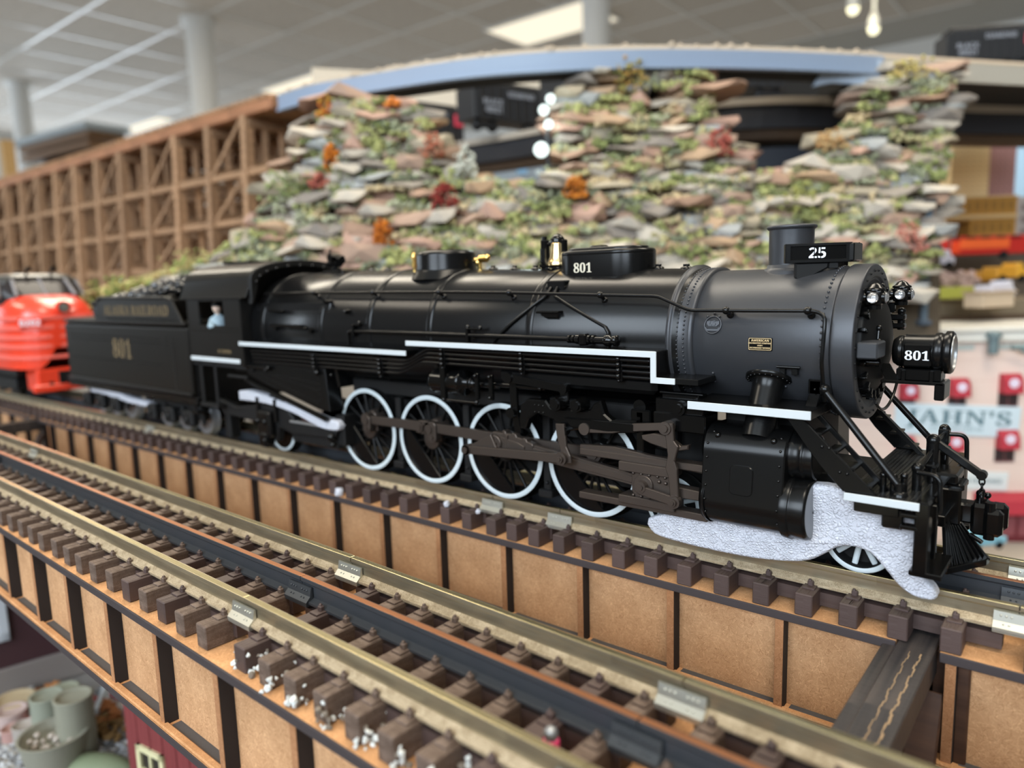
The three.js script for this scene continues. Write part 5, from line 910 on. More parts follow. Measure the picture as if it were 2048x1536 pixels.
  mesh('shelf_front_strip', sweep(sc, [[8, 253], [12, 253], [12, 260], [8, 260]], 60), mat('#b4a898', 0.8), shelf);
  const sc2 = new THREE.CatmullRomCurve3([at(1380, 222, 790), at(1480, 210, 775), at(1600, 200, 770), at(1740, 190, 790)].map((p) => V(p.x, 0, p.z)));
  const sh2 = thing('shelf_roadbed', 'lower dark blue-grey shelf band seen through the right-hand cliff gap', 'shelf');
  mesh('shelf_edge', sweep(sc2, [[-40, 186], [-16, 186], [-16, 214], [-40, 214]], 30), mat('#30343d', 0.6), sh2);
  mesh('gap_shade_sheet', sweep(sc2, [[-110, 206], [-100, 206], [-100, 254], [-110, 254]], 30), mat('#0e0d0c', 0.9), sh2);  // black sheet stands in for the shade in the gap
  const panel = (label, px, py, d, w, h, c, turn = 0) => { const t = facing('backdrop_panel', label, 'panel', px, py, d, turn); mesh('board', cbox(-w / 2, w / 2, -h / 2, h / 2, -8, 0, 0.6), mat(c, 0.8), t); return t; };
  panel('cream panel behind the hopper cars under the curved girder', 930, 196, 1300, 520, 74, '#cfc4b2', 0.3);
  panel('blue-grey panel seen low through the left cliff gap', 1000, 345, 1250, 420, 90, '#8a959f', 0.2);
  panel('small bright sky-blue board beside the glittering bright spots', 1044, 324, 1180, 17, 36, '#8fbfe8', 0.1);
  panel('pale pink and grey panel low in the right cliff gap', 1580, 325, 1150, 260, 90, '#a9a3a0', 0);
  panel('added black board standing in for shade behind the hopper car under the girder', 1590, 172, 900, 230, 46, '#121110', 0.1);  // added black board darkens the gap under the girder
  const sp = facing('sign_post', 'brown post with a white hanging sign in the right cliff gap', 'sign', 1570, 320, 1000, 0);
  mesh('post', cbox(-6, 4, -60, 26, -4, 2, 0.6), mat('#5a4144', 0.7), sp); mesh('sign_board', [cbox(8, 24, 4, 24, -2, 1, 0.5), cbox(8, 26, -22, 0, -2, 1, 0.5)], mat('#e2d6da', 0.6), sp);
  panel('blue skirting panel high at the upper right behind the black hopper car', 2060, 62, 1500, 300, 34, '#7fa9c8', -0.3);
}
// glittering bright spots in the left cliff gap, as glowing globes on a mast
{
  const glow = (k) => std({ color: 0x333333, emissive: new THREE.Color(0.86, 1.0, 0.96), emissiveIntensity: k });
  const t = facing('bright_spot_mast', 'small mast with bright white glowing globes between the cliffs', 'signal', 1090, 330, 640);
  mesh('mast', cylY(1.6, -40, 62, 3, -3, 10), mat('#23262a'), t);
  const lamps = [[6, 55, 5, 9], [0, 46, 5.5, 9], [4, 34, 5, 9], [-3, 13, 8, 9], [-6, -6, 3, 2.4]];
  lamps.forEach(([x, y, r, k]) => mesh('bright_globe', T(new THREE.SphereGeometry(r * 0.8, 14, 10), x, y, 0), glow(k * 0.35), t));
  const p = at(1092, 250, 640); const l = new THREE.PointLight(new THREE.Color(0.86, 1, 0.96), 0.012, 0, 2); l.position.set(p.x * MM, p.y * MM, (p.z + 14) * MM); l.castShadow = true; scene.add(l);
}
// rocky cliffs: ledges of separate slabs, moss and bushes
const lerpList = (L, x) => { if (x <= L[0][0]) return L[0][1]; for (let i = 1; i < L.length; i++) if (x <= L[i][0]) { const [a, b] = [L[i - 1], L[i]]; return a[1] + (b[1] - a[1]) * (x - a[0]) / (b[0] - a[0]); } return L[L.length - 1][1]; };
const TOP = [[380, 545], [430, 515], [480, 470], [540, 400], [580, 330], [600, 290], [620, 235], [640, 195], [680, 182], [740, 195], [780, 208], [840, 215], [855, 245], [900, 300], [940, 342], [980, 362], [1050, 372], [1088, 358], [1108, 300], [1122, 240], [1132, 165], [1160, 132], [1220, 120], [1270, 106], [1300, 128], [1340, 138], [1400, 142], [1428, 165], [1430, 235], [1450, 268], [1475, 315], [1520, 345], [1580, 350], [1640, 305], [1680, 262], [1705, 225], [1735, 182], [1765, 142], [1800, 130], [1850, 116], [1890, 134], [1912, 170], [1900, 230], [1905, 240]];
const rockDepth = (px, py) => 612 + (560 - py) * 0.16 + (px > 1480 ? 16 : 0) + (px < 760 ? (760 - px) * 0.18 : 0);
{
  const rockTex = (() => { const n = noiseTile(256, 6, 5); return texture(256, 256, (x, y) => { const v = (n[y * 256 + x] - 0.5) * 130 + (n[(y * 4 % 256) * 256 + x] - 0.5) * 60; return [190 + v, 186 + v, 180 + v]; }, true, 1 / 40); })();
  const cols = ['#bdb7ae', '#a39b92', '#cfc8bd', '#bda190', '#c8a595', '#968f89', '#dad2c6', '#b39480', '#bab09c', '#b2b7ba', '#c6a98c'].map((h) => std({ map: rockTex, color: hex(h).multiplyScalar(1.0), roughness: 0.9 }));
  const variants = [];
  for (let v = 0; v < 9; v++) { const pts = []; for (let i = 0; i < 20; i++) { const a = i / 20 * 2 * PI, r = rr(0.36, 0.52); pts.push(V(Math.cos(a) * r * 1.05, rr(-0.5, 0.5), Math.sin(a) * r)); } variants.push(boxUV(new ConvexGeometry(pts))); }
  const sections = [['rock_cliff', 'mossy layered rock cliff left of the gap with hopper cars', 380, 1000], ['rock_cliff', 'tall layered rock pillar and ledges above the sand dome, in the middle', 1000, 1480], ['rock_cliff', 'leaning layered rock stack above the smokebox, at right', 1480, 1920]];
  for (const [n, label, x0, x1] of sections) {
    const base = at((x0 + x1) / 2, 560, 612); const t = thing(n, label, 'cliff', [base.x, base.y, base.z], YAW);
    const inv = new THREE.Matrix4().makeRotationY(-YAW); const loc = (p) => p.sub(base).applyMatrix4(inv);
    let count = 0;
    for (let py = 585; py > 105; py -= 16) for (let px = x0 + rr(-40, 10); px < x1; px += rr(40, 92)) {
      const top = lerpList(TOP, px), right = px > 1480 && py > 235 ? 1890 - Math.max(0, py - 420) * 0.3 : 1925;
      if (py < top + 2 || px > right || count >= 298) continue;
      const w = rr(60, 140), led = perlin.noise(px * 0.02, py * 0.07, 4) * 16, d = rockDepth(px, py) + led + rr(-5, 5);
      const p = loc(at(Math.min(px, right - w * 0.25), py, d));
      const m = mesh('rock_slab', pick(variants), pick(cols), t); count++;
      p.y += rr(-2.5, 2.5); m.position.copy(p); m.scale.set(w * d / FPX, rr(8, 17), rr(40, 70)); m.rotation.set(rr(-0.08, 0.08), rr(-0.4, 0.4), rr(-0.09, 0.07));
    }
    // the earth behind the slabs
    const pos = [], idx = []; let m = 0;
    for (let px = x0; px <= x1; px += 20) { const tp = Math.min(lerpList(TOP, px) + 14, 640); const q = Math.min(px, 1880); for (const [y, dd] of [[700, 22], [tp, 26], [tp, 60], [700, 60]]) { const p = loc(at(q, y, rockDepth(q, Math.min(y, 600)) + dd)); pos.push(p.x, p.y, p.z); } m++; }
    for (let i = 0; i < m - 1; i++) for (let j = 0; j < 4; j++) { const a = i * 4 + j, b = i * 4 + (j + 1) % 4; idx.push(a, a + 4, b, b, a + 4, b + 4); }
    idx.push(0, 1, 2, 0, 2, 3); const e = (m - 1) * 4; idx.push(e, e + 2, e + 1, e, e + 3, e + 2);
    const g = new THREE.BufferGeometry(); g.setAttribute('position', new THREE.Float32BufferAttribute(pos, 3)); g.setIndex(idx); const h = g.toNonIndexed(); h.computeVertexNormals(); mesh('earth_core', h, mat('#4d4234', 0.95), t);
    // moss
    const bits = []; const mossCols = ['#979a62', '#a5a66c', '#7f8652', '#b3aa7e', '#bca985', '#858a70', '#a0a286', '#70764e'];
    for (let k = 0; k < (x1 - x0) * 0.46; k++) {
      const px = rr(x0, x1), top = lerpList(TOP, px), py = rr(Math.max(top - 4, 108), 585); if (py < top || px > (py > 235 ? 1880 - Math.max(0, py - 420) * 0.3 : 1900)) continue;
      const c = hex(pick(mossCols)), n = rr(24, 60), sx = rr(16, 44), sy = rr(5, 15);
      for (let i = 0; i < n; i++) { const X = px + (rnd() + rnd() - 1) * sx, Y = Math.max(py + (rnd() + rnd() - 1) * sy, lerpList(TOP, X) - 6); bits.push([loc(at(X, Y, rockDepth(px, py) - rr(8, 26))), rr(1.1, 2.8), c.clone().multiplyScalar(rr(0.7, 1.25))]); }
    }
    const inst = new THREE.InstancedMesh(new THREE.IcosahedronGeometry(1, 0), std({ color: 0xffffff, roughness: 0.95 }), bits.length);
    const mm = new THREE.Matrix4(), qq = new THREE.Quaternion();
    bits.forEach(([p, s, c], i) => { qq.setFromEuler(new THREE.Euler(rnd() * 6, rnd() * 6, rnd() * 6)); mm.compose(p, qq, V(s, s * rr(0.6, 1.3), s)); inst.setMatrixAt(i, mm); inst.setColorAt(i, c); });
    inst.castShadow = inst.receiveShadow = true; inst.name = 'moss'; inst.userData.kind = 'stuff'; t.add(inst);
  }
  const bush = (label, px, py, w, h, c, c2 = c) => {
    const d = rockDepth(px, py) - 26, s = d / FPX, t = facing('bush', label, 'bush', px, py + h / 2, d); const A = [], B = [];
    for (let i = 0; i < 90; i++) { const u = rr(-1, 1), v = rnd(), k = Math.sqrt(Math.max(0, 1 - u * u)) ; const x = u * w / 2 * s * rr(0.5, 1), y = v * h * s * (0.35 + 0.65 * k), r = rr(1.0, 2.3); (rnd() < 0.6 ? A : B).push(T(new THREE.IcosahedronGeometry(r, 0).rotateX(rnd() * 6).rotateY(rnd() * 6), x, y, rr(-1, 1) * w * 0.35 * s)); }
    mesh('foliage', A, mat(c, 0.95), t); mesh('leaf_tips', B, mat(c2, 0.95), t); mesh('stem', cylY(0.9, -3, h * s * 0.5, 0, 0, 6), mat('#4a3524'), t);
  };
  bush('tall narrow orange bush on the left cliff', 665, 318, 32, 62, '#c9761d', '#b5661a');
  bush('yellow and orange bush at the top of the left cliff beside the girder end', 655, 216, 46, 56, '#b98a34', '#b9651f');
  bush('low dull red bush below the tall orange bush', 640, 362, 46, 26, '#9a5348', '#a8604c');
  bush('orange bush low on the left cliff above the steam dome', 767, 462, 40, 56, '#bd6a16', '#a85a14');
  bush('dark red bush between the left cliff and the middle ledges', 890, 396, 58, 56, '#8f342c', '#7d2c28');
  bush('rusty brown bush beside the hopper cars at the left gap', 868, 292, 62, 46, '#a5745a', '#b5644a');
  bush('pale grey lichen bush at the foot of the left gap', 932, 326, 52, 60, '#c3c4b8', '#aeb0a4');
  bush('small bright orange tuft on top of the left cliff', 786, 205, 30, 14, '#d8843c', '#c9742c');
  bush('round orange bush on the middle ledges above the bell', 1152, 374, 54, 42, '#c07420', '#ad641c');
  bush('rust red bush at the right side of the middle rock pillar', 1438, 284, 54, 56, '#a8584a', '#8f4238');
  bush('wide tan bush at the edge of the right cliff gap', 1662, 282, 76, 42, '#b79a6c', '#b58a5a');
  bush('coral pink bush beside the grey steel post', 1822, 476, 58, 60, '#b57a68', '#a8665a');
  bush('dry yellow bush crowning the right rock stack', 1815, 140, 90, 40, '#b5a866', '#c4ae6c');
  bush('olive tree standing on top of the middle rock pillar', 1262, 150, 70, 76, '#8a7f45', '#a8813f');
  bush('small pink tuft low in the right cliff gap', 1492, 322, 26, 24, '#c47a6a', '#b86a5a');
  bush('sage green bush on the slope at the trestle foot', 560, 372, 80, 60, '#7f8a5c', '#93a06a');
  bush('green grass tussock on the bank above the coal', 250, 572, 150, 40, '#7c8a4c', '#a3a05e');
  bush('tan grass tussock on the bank above the cab roof', 395, 520, 130, 44, '#a89a68', '#8f9a58');
  bush('olive bush low in front of the right rock stack', 1600, 400, 110, 60, '#87874a', '#9a9a58');
  // grassy bank at the foot of the trestle
  const bk = thing('grass_bank', 'grassy bank sloping from the left cliff down behind the tender', 'bank');
  const P = []; for (const [px, py] of [[120, 600], [200, 582], [300, 560], [400, 530], [480, 492], [560, 470], [640, 470], [640, 640], [120, 660]]) P.push(at(px, py, 720), at(px, py, 800));
  mesh('earth', new ConvexGeometry(P), mat('#8f8456', 0.95), bk);
  const bits = [], bc = ['#9aa05c', '#b5a772', '#7f8f4c', '#c0ad7c', '#a08a5a'];
  for (let k = 0; k < 2600; k++) { const px = rr(120, 660), top = lerpList([[120, 606], [200, 584], [300, 560], [400, 528], [480, 490], [560, 466], [660, 466]], px); bits.push([at(px, top + rr(-6, 50), 714 + rr(-10, 12)), rr(1.4, 3.4), hex(pick(bc)).multiplyScalar(rr(0.7, 1.2))]); }
  const inst = new THREE.InstancedMesh(new THREE.IcosahedronGeometry(1, 0), std({ color: 0xffffff, roughness: 0.95 }), bits.length); const mm = new THREE.Matrix4();
  bits.forEach(([p, s, c], i) => { mm.compose(p, new THREE.Quaternion().setFromEuler(new THREE.Euler(rnd() * 6, rnd() * 6, 0)), V(s, s, s)); inst.setMatrixAt(i, mm); inst.setColorAt(i, c); });
  inst.name = 'grass'; inst.userData.kind = 'stuff'; bk.add(inst);
}
// ---------------------------------------------------------------- red streamlined diesel coupled behind the tender
{
  const t = thing('diesel_locomotive', 'bright red streamlined diesel locomotive with round nose behind the black tender', 'locomotive');
  const red = phys({ color: lin(0.80, 0.055, 0.022), roughness: 0.28, clearcoat: 0.6, clearcoatRoughness: 0.15 });
  const pink = std({ color: lin(0.84, 0.15, 0.115), roughness: 0.35 }), darkGlass = phys({ color: lin(0.03, 0.026, 0.026), roughness: 0.12, specularIntensity: 0.35 }), roofM = std({ color: lin(0.05, 0.048, 0.045), roughness: 0.3 }), frameM = std({ color: lin(0.20, 0.19, 0.2), roughness: 0.4 });
  const loft = (st, n = 28) => { // stations [x, half width, bottom, top, corner]
    const pos = [], idx = [];
    const ring = ([x, w, b, tp, r]) => { const out = []; for (let i = 0; i <= n; i++) { const a = i / n * PI; const ca = Math.cos(a), sa = Math.sin(a); const e = r; const z = w * Math.sign(ca) * Math.pow(Math.abs(ca), e), y = b + (tp - b) * Math.pow(sa, e); out.push([x, y, z]); } return out; };
    st.forEach((s) => ring(s).forEach((p) => pos.push(...p)));
    const m = n + 1; for (let i = 0; i < st.length - 1; i++) for (let j = 0; j < n; j++) { const a = i * m + j; idx.push(a, a + m, a + 1, a + 1, a + m, a + m + 1); }
    for (const e of [0, st.length - 1]) for (let j = 1; j < n; j++) e ? idx.push(e * m, e * m + j + 1, e * m + j) : idx.push(0, j, j + 1);
    const g = new THREE.BufferGeometry(); g.setAttribute('position', new THREE.Float32BufferAttribute(pos, 3)); g.setIndex(idx); g.computeVertexNormals(); return smooth(g.toNonIndexed(), 0.7);
  };
  mesh('nose', loft([[-496, 9, 40, 60, 0.7], [-496.8, 14, 30, 66, 0.6], [-498.6, 19, 25, 70, 0.55], [-502, 23.5, 24, 73, 0.5], [-508, 27.5, 24, 76, 0.46], [-516, 30, 24, 78.4, 0.44], [-526, 31.4, 24, 80.4, 0.42], [-534, 32, 24, 82, 0.4], [-560, 32, 24, 83, 0.38]]), red, t);
  mesh('body', loft([[-548, 31, 24, 96, 0.5], [-552, 32, 24, 97, 0.42], [-900, 32, 24, 97, 0.42]]), red, t);
  mesh('roof', [loft([[-540, 26, 80, 95.2, 0.5], [-546, 30.5, 84, 97.8, 0.5], [-900, 30.8, 84, 98, 0.5]])], roofM, t);
  mesh('windshield', [loft([[-528, 22, 74, 81, 0.45], [-536, 28, 74, 89.4, 0.42], [-544, 30.6, 74, 95, 0.45], [-548, 31, 74, 95.4, 0.45]])], darkGlass, t);
  mesh('window_frame', [rod([-528, 79.8, 0], [-541.5, 94.6, 0], 1.3), rod([-527, 79.6, 21], [-541, 92.8, 19], 1.5), rod([-527, 79.6, -21], [-541, 92.8, -19], 1.5), rod([-536, 79, 30.6], [-544, 92, 28.2], 1.4), rod([-536, 79, -30.6], [-544, 92, -28.2], 1.4)], frameM, t);
  // thin raised stripes that follow the nose
  const planX = (z) => { const st = [[-496.4, 0], [-497, 14], [-499, 19.3], [-502.3, 23.8], [-508, 27.8], [-516, 30.3], [-526, 31.7], [-534, 32.3], [-560, 32.4]]; return st; };
  const st = planX(), outline = [...st.slice().reverse().map(([x, z]) => [x, z]), ...st.slice(1).map(([x, z]) => [x, -z])];
  for (const y of [63.2, 55.8, 48.6, 41.4, 33]) { const o = outline.map(([x, z]) => [x + 0.6, z * 1.012]), inn = outline.map(([x, z]) => [x - 2.5, z * 0.93]).reverse(); mesh('stripe', plateY([...o, ...inn], y - 1.35, y + 1.35, 0.2), pink, t); }
  const hl = mesh('headlight', [latheX([[-500, 5.4], [-495.4, 5.3], [-494.6, 4.6], [-496, 4.2], [-496, 0]], 70.4, 0, 24)], red, t);
  mesh('lamp_glass', latheX([[-495.9, 4.1], [-495.2, 3.4], [-494.8, 0]], 70.4, 0, 20), phys({ color: lin(0.3, 0.28, 0.25), roughness: 0.06, metalness: 0.5 }), hl);
  const nb = mesh('number_board', [T(cbox(-8.2, 8.2, -4, 4, -1.5, 0.8, 0.5), 0, 0, 0).rotateY(1.02).translate(-501, 60, 22.6)], red, t);
  mesh('number_print', [letters('0202', 4.6, 0, 0, 1.15, 0.25, fontSans, 1.02).rotateY(1.02).translate(-501, 60, 22.6)], std({ color: lin(0.8, 0.8, 0.85), roughness: 0.4 }), nb);
  mesh('pilot', [cbox(-522, -499, 6.5, 24, -23, 23, 1.5), cbox(-503, -498, 6, 12, -30, 26, 1)], red, t);
  mesh('coupler', [cbox(-500, -484, 12, 19, -3.6, 3.6, 1), cbox(-488, -480, 11, 20, -5, 3, 1.2)], M.matt, t);
  mesh('opening_shade', [cbox(-500, -498.6, 11, 21.5, -9, 8, 0.3), cbox(-499.2, -498.4, 10, 14, 12, 15, 0.2)], M.matt, t);  // dark plates stand in for the shade inside the opening
  mesh('horn', [rod([-552, 97, 6], [-546, 101.4, 6], 0.9), latheX([[0, 0.9], [5, 1.0], [7, 2.0]], 101.6, 6, 12, -548), rod([-552, 97, -12], [-546, 101.4, -12], 0.9), latheX([[0, 0.9], [5, 1.0], [7, 2.0]], 101.6, -12, 12, -548), cbox(-572, -566, 97, 100, 4, 8, 0.4)], M.matt, t);
  mesh('truck', [cbox(-660, -540, 5, 16, -24, 26, 1.5), ...[-560, -600, -640].map((x) => cylZ(10.5, 14, 19, x, 10.5, 24))], M.matt, t);
  mesh('underframe', cbox(-900, -524, 18, 25, -29, 29, 0.5), M.matt, t);
}
// ---------------------------------------------------------------- town at the right, beyond the empty track
{
  const wallM = mat('#e6cdbf', 0.85), awn = mat('#b8323f', 0.6), pane = mat('#3a2a2a', 0.3), signM = mat('#cfdde2', 0.6), ink = mat('#4f6f78', 0.6), ledge = mat('#ddd8cd', 0.8), maroon = mat('#6a2028', 0.6);
  const d0 = 700, p0 = at(1905, 800, d0), s = d0 / FPX, turn = -0.085;
  const t = thing('pink_building', 'pale pink model shop building with red awnings beyond the cowcatcher', 'building', [p0.x, p0.y, p0.z], YAW + turn);
  const X = (px) => (px - 1905) * s, Y = (py, px = 1905) => -(py - 800 - (px - 1905) * 0.055) * s;
  const wall = mesh('wall', cbox(X(1700), X(2200), Y(1100), Y(668), -90, 0, 0.4), wallM, t);
  mesh('wall_course', [0.2].flatMap(() => Array.from({ length: 9 }, (_, i) => cbox(X(1700), X(2200), Y(720 + i * 42) - 0.25, Y(720 + i * 42) + 0.25, -0.2, 0.25))), mat('#d9bdb0', 0.9), t);
  mesh('cornice', [cbox(X(1700), X(2210), Y(684), Y(664), -92, 6, 1), cbox(X(1700), X(2210), Y(664), Y(656), -94, 9, 1)], ledge, t);
  mesh('cornice_panel', [cbox(X(1870), X(1940), Y(700), Y(690), -1, 1.2, 0.3), cbox(X(1985), X(2080), Y(700), Y(690), -1, 1.2, 0.3)], mat('#b9bfb8', 0.8), t);
  const pipe = mesh('roof_pipe', [cylY(X(1966) - X(1957), Y(706), Y(672), X(1965), 10, 16), latheY([[Y(674), 6], [Y(668), 7], [Y(664), 4], [Y(663), 0]], X(1965), 0, 10, 16)], mat('#68787a', 0.5), t);
  mesh('wall_lamp', [cylX(2.4, X(2000), X(2022), Y(694), 10, 14), rod([X(2018), Y(700), 10], [X(2042), Y(707), 10], 2), cbox(X(2036), X(2048), Y(712), Y(704), 6, 12, 1)], mat('#7d8f8e', 0.5), t);
  const awning = (px, py, w, h) => {
    const a = mesh('awning', [smooth(plateX([[0, 0], [4, -h * 0.05], [8, -h * 0.35], [9.5, -h], [8.7, -h], [7, -h * 0.4], [3.6, -h * 0.12], [0, -h * 0.08]].map(([z, y]) => [z, y]), -w / 2, w / 2, 0.1), 0.5), plateX([[0, 0], [4, -h * 0.05], [8, -h * 0.35], [9.5, -h], [0, -h]], -w / 2, -w / 2 + 0.6), plateX([[0, 0], [4, -h * 0.05], [8, -h * 0.35], [9.5, -h], [0, -h]], w / 2 - 0.6, w / 2)], awn, t); a.position.set(X(px), Y(py, px), 0);
    mesh('awning_emblem', [T(cylZ(h * 0.25, 0, 0.5, 0, 0, 20), 0, -h * 0.45, 8.8)], mat('#e8d8e6', 0.5), a);
    const wn = mesh('window', [cbox(-w / 2, w / 2, -h * 1.75, -h * 0.6, -0.6, 0.5)], pane, t); wn.position.set(X(px), Y(py, px), 0);
    mesh('window_bar', [cbox(-0.5, 0.5, -h * 1.75, -h, 0.4, 0.9), cbox(-w / 2, w / 2, -h * 1.78, -h * 1.7, 0.3, 1.2)], mat('#7a4a48', 0.6), wn);
  };
  for (const [px, py, w, h] of [[1816, 757, 33, 33], [1913, 756, 35, 36], [2010, 754, 38, 38], [2112, 752, 40, 38], [1816, 868, 33, 33], [1908, 866, 36, 36], [2010, 866, 38, 38]]) awning(px, py, w * s, h * s);
  const sign = mesh('shop_sign', cbox(X(1796), X(2036), Y(855, 1905) - 8, Y(826, 1905) + 8, 0, 2.2, 0.4), signM, t); sign.rotation.z = -0.05;
  mesh('sign_letters', [letters("JAHN'S", 13.5, X(1918), Y(839), 2.35, 0.12, font, 1.42)].map((g) => g), ink, sign);
  mesh('sign_small_print', [letters('ICE CREAM PARLOR', 3.4, X(1916), Y(857), 2.35, 0.12, fontSans, 1.1)], mat('#8aa0a6', 0.6), sign);
  const s2 = mesh('door_sign', cbox(X(1920), X(2026), Y(985, 1960), Y(947, 1960), 0, 2, 0.3), mat('#dfe3e0', 0.6), t); s2.rotation.z = -0.045;
  mesh('sign_letters', letters('OLD FASHIONED', 4, X(1973), Y(966, 1960), 2.15, 0.12, fontSans, 0.9), ink, s2);
  mesh('shop_awning', [smooth(plateX([[0, Y(990)], [6, Y(992)], [12, Y(1002)], [14, Y(1030)], [0, Y(1030)]], X(1955), X(2200), 0.3), 0.6)], awn, t);
  mesh('shop_front', cbox(X(1940), X(2200), Y(1100), Y(1028), 0, 3), maroon, t);
  for (const px of [1985, 2020, 2060]) mesh('shop_window', cbox(X(px) - 8, X(px) + 8, Y(1080), Y(1040), 2.6, 3.6), mat('#8a4a50', 0.3), t);
  const pv = thing('pavement', 'pale concrete pavement in front of the pink shop', 'pavement', [p0.x, p0.y, p0.z], YAW + turn);
  mesh('slab', cbox(X(1600), X(2300), Y(1120), Y(1094), -100, 60, 0.5), mat('#b9b0a2', 0.9), pv);
  const car = facing('toy_car', 'small pale blue car below the coupler at the shop kerb', 'car', 1962, 1073, 640, 0.2);
  mesh('car_body', smooth(plate([[-19, -6], [19, -6], [20, 0], [12, 2.4], [7, 8], [-9, 8], [-14, 2.4], [-20, 1]], -8, 8, 1.2), 0.7), mat('#8fc6d8', 0.25), car); for (const x of [-11, 11]) mesh('wheel', cylZ(3.4, 7, 9, x, -6, 14), M.matt, car);
}
{ // upper street level behind the pink building
  const f = (n, l, c, px, py, d, turn = 0, g) => facing(n, l, c, px, py, d, turn, g);
  const st = f('street_shelf', 'brown-edged raised street level above the pink building', 'shelf', 1960, 632, 800, -0.05); const s8 = 800 / FPX;
  mesh('board', [cbox(-150 * s8, 180 * s8, -6, 17, -260, 0, 0.6)], mat('#7d6f5a', 0.85), st); mesh('board_edge', cbox(-150 * s8, 180 * s8, -7, 1, 0, 3, 0.4), mat('#4d3a28', 0.8), st); mesh('kerb', cbox(-150 * s8, 180 * s8, -13, -6.5, -30, 22, 0.6), mat('#a89f90', 0.9), st);
  const post = f('steel_post', 'blue-grey steel post standing below the right rock stack', 'post', 1852, 530, 640, 0); mesh('shaft', [cbox(-2.6, 2.6, -48, 52, -2.6, 2.6, 0.4)], mat('#5d6b76', 0.4), post); mesh('base', cbox(-5, 5, -52, -48, -5, 5, 0.4), mat('#4a5560', 0.4), post); mesh('cap', cbox(-7, 4, 50, 56, -5, 5, 0.4), mat('#2a2c2e', 0.6), post);
  const sky = f('sky_backdrop', 'pale blue painted sky board behind the model towers', 'backdrop', 1990, 360, 1250, 0); mesh('board', cbox(-130, 220, -120, 120, -10, 0, 0.5), mat('#b3d4ec', 0.8), sky);
  const rear = f('added_back_board', 'added dim brown back board behind the bus and toy trucks', 'wall', 1960, 560, 960, -0.05); mesh('board', cbox(-90, 140, -50, 44, -10, 0, 0.5), mat('#5f5346', 0.9), rear);  // added board covers the bright room behind the street with dark brown
  // two towers built of floors and window strips
  const tower = (label, px, pyB, d, w, h, dep, wall, strip, cols, rows, crown) => { const t = f('tower', label, 'building', px, pyB, d, -0.05); const wb = mesh('wall', cbox(-w / 2, w / 2, 0, h, -dep, 0, 0.4), mat(wall, 0.8), t); const wg = boxUV(cbox(-w / cols * 0.28, w / cols * 0.28, -h / rows * 0.3, h / rows * 0.3, -0.3, 0.25)); const wm = mat(strip, 0.4); for (let i = 0; i < cols; i++) for (let j = 0; j < rows; j++) { const m = mesh('window', wg, wm, wb); m.position.set(-w / 2 + w / cols * (i + 0.5), h / rows * (j + 0.5), 0); } mesh('parapet', crown(w, h, dep), mat(wall, 0.8), t); };
  tower('cream model skyscraper with rounded shoulders at the right edge', 1937, 402, 1000, 50, 78, 40, '#dcc394', '#c9ad80', 6, 12, (w, h, dp) => [cbox(-w * 0.34, w * 0.36, h, h + 7, -dp + 3, -2, 0.5)]);
  tower('reddish brown model skyscraper beside the cream one', 2001, 400, 1015, 36, 76, 40, '#a37a76', '#86625f', 5, 10, (w, h, dp) => [cbox(-w * 0.45, -w * 0.15, h, h + 4, -dp, -1, 0.4), cbox(w * 0.1, w * 0.45, h, h + 7, -dp, -1, 0.4)]);
  const hang = f('hanging_post', 'short grey post hanging in front of the sky board', 'post', 2040, 268, 960); mesh('shaft', cbox(-3, 3, -12, 14, -3, 3, 0.5), mat('#6e7176'), hang);
  const gold = f('gold_building', 'mustard yellow model building below the two towers', 'building', 1962, 470, 930, -0.05);
  const gw = mesh('wall', [cbox(-44, 42, 18, 48, -60, 0, 0.5), cbox(-14, 42, -4, 18, -60, 0, 0.5)], mat('#a9792f', 0.7), gold); mesh('ledge', [cbox(-44, 42, 20, 25, -4, 2.4, 0.5), cbox(-44, 42, 46, 48, -4, 2.2, 0.5)], mat('#c2a270', 0.7), gold); for (let i = 0; i < 8; i++) mesh('window', cbox(-40 + i * 10.2, -34 + i * 10.2, 30, 42, -0.5, 0.4), mat('#8a6228', 0.4), gw); for (let i = 0; i < 5; i++) mesh('window', cbox(-10 + i * 10.2, -4 + i * 10.2, 3, 15, -0.5, 0.4), mat('#8a6228', 0.4), gw);
  const pinkb = f('side_building', 'narrow pinkish grey building left of the mustard building', 'building', 1878, 470, 950, -0.05); mesh('wall', cbox(-13, 14, -6, 50, -40, 0, 0.5), mat('#a08c84', 0.8), pinkb); for (let j = 0; j < 3; j++) mesh('window', cbox(-8, 9, 0 + j * 15, 9 + j * 15, -0.5, 0.4), mat('#6c5a56', 0.5), pinkb);
  const greyb = f('side_building', 'grey building cut by the right edge beside the mustard building', 'building', 2062, 470, 930, -0.05); mesh('wall', cbox(-20, 40, -10, 48, -40, 0, 0.5), mat('#a79c94', 0.8), greyb); for (let j = 0; j < 3; j++) mesh('window', cbox(-14, -4, 0 + j * 15, 9 + j * 15, -0.5, 0.4), mat('#7c706a', 0.5), greyb);
  const bus = f('red_bus', 'long red and orange bus below the mustard building', 'bus', 1955, 492, 860, -0.05); mesh('bus_body', [rbox(-54, 60, -10, 12, -24, 0, 2)], mat('#b4241c', 0.4), bus); mesh('orange_side', cbox(-20, 36, -3, 8, 0, 0.6, 0.2), mat('#e0602a', 0.4), bus); mesh('orange_front', cbox(-30, -20, -8, 6, 0, 0.6, 0.2), mat('#d8441c', 0.4), bus); for (const x of [-36, 30]) mesh('wheel', cylZ(5, -2, 1, x, -11, 16), M.matt, bus); for (let i = 0; i < 6; i++) mesh('window', cbox(-48 + i * 17, -36 + i * 17, 8, 11.4, -0.4, 0.7, 0.1), mat('#5a1714', 0.3), bus);
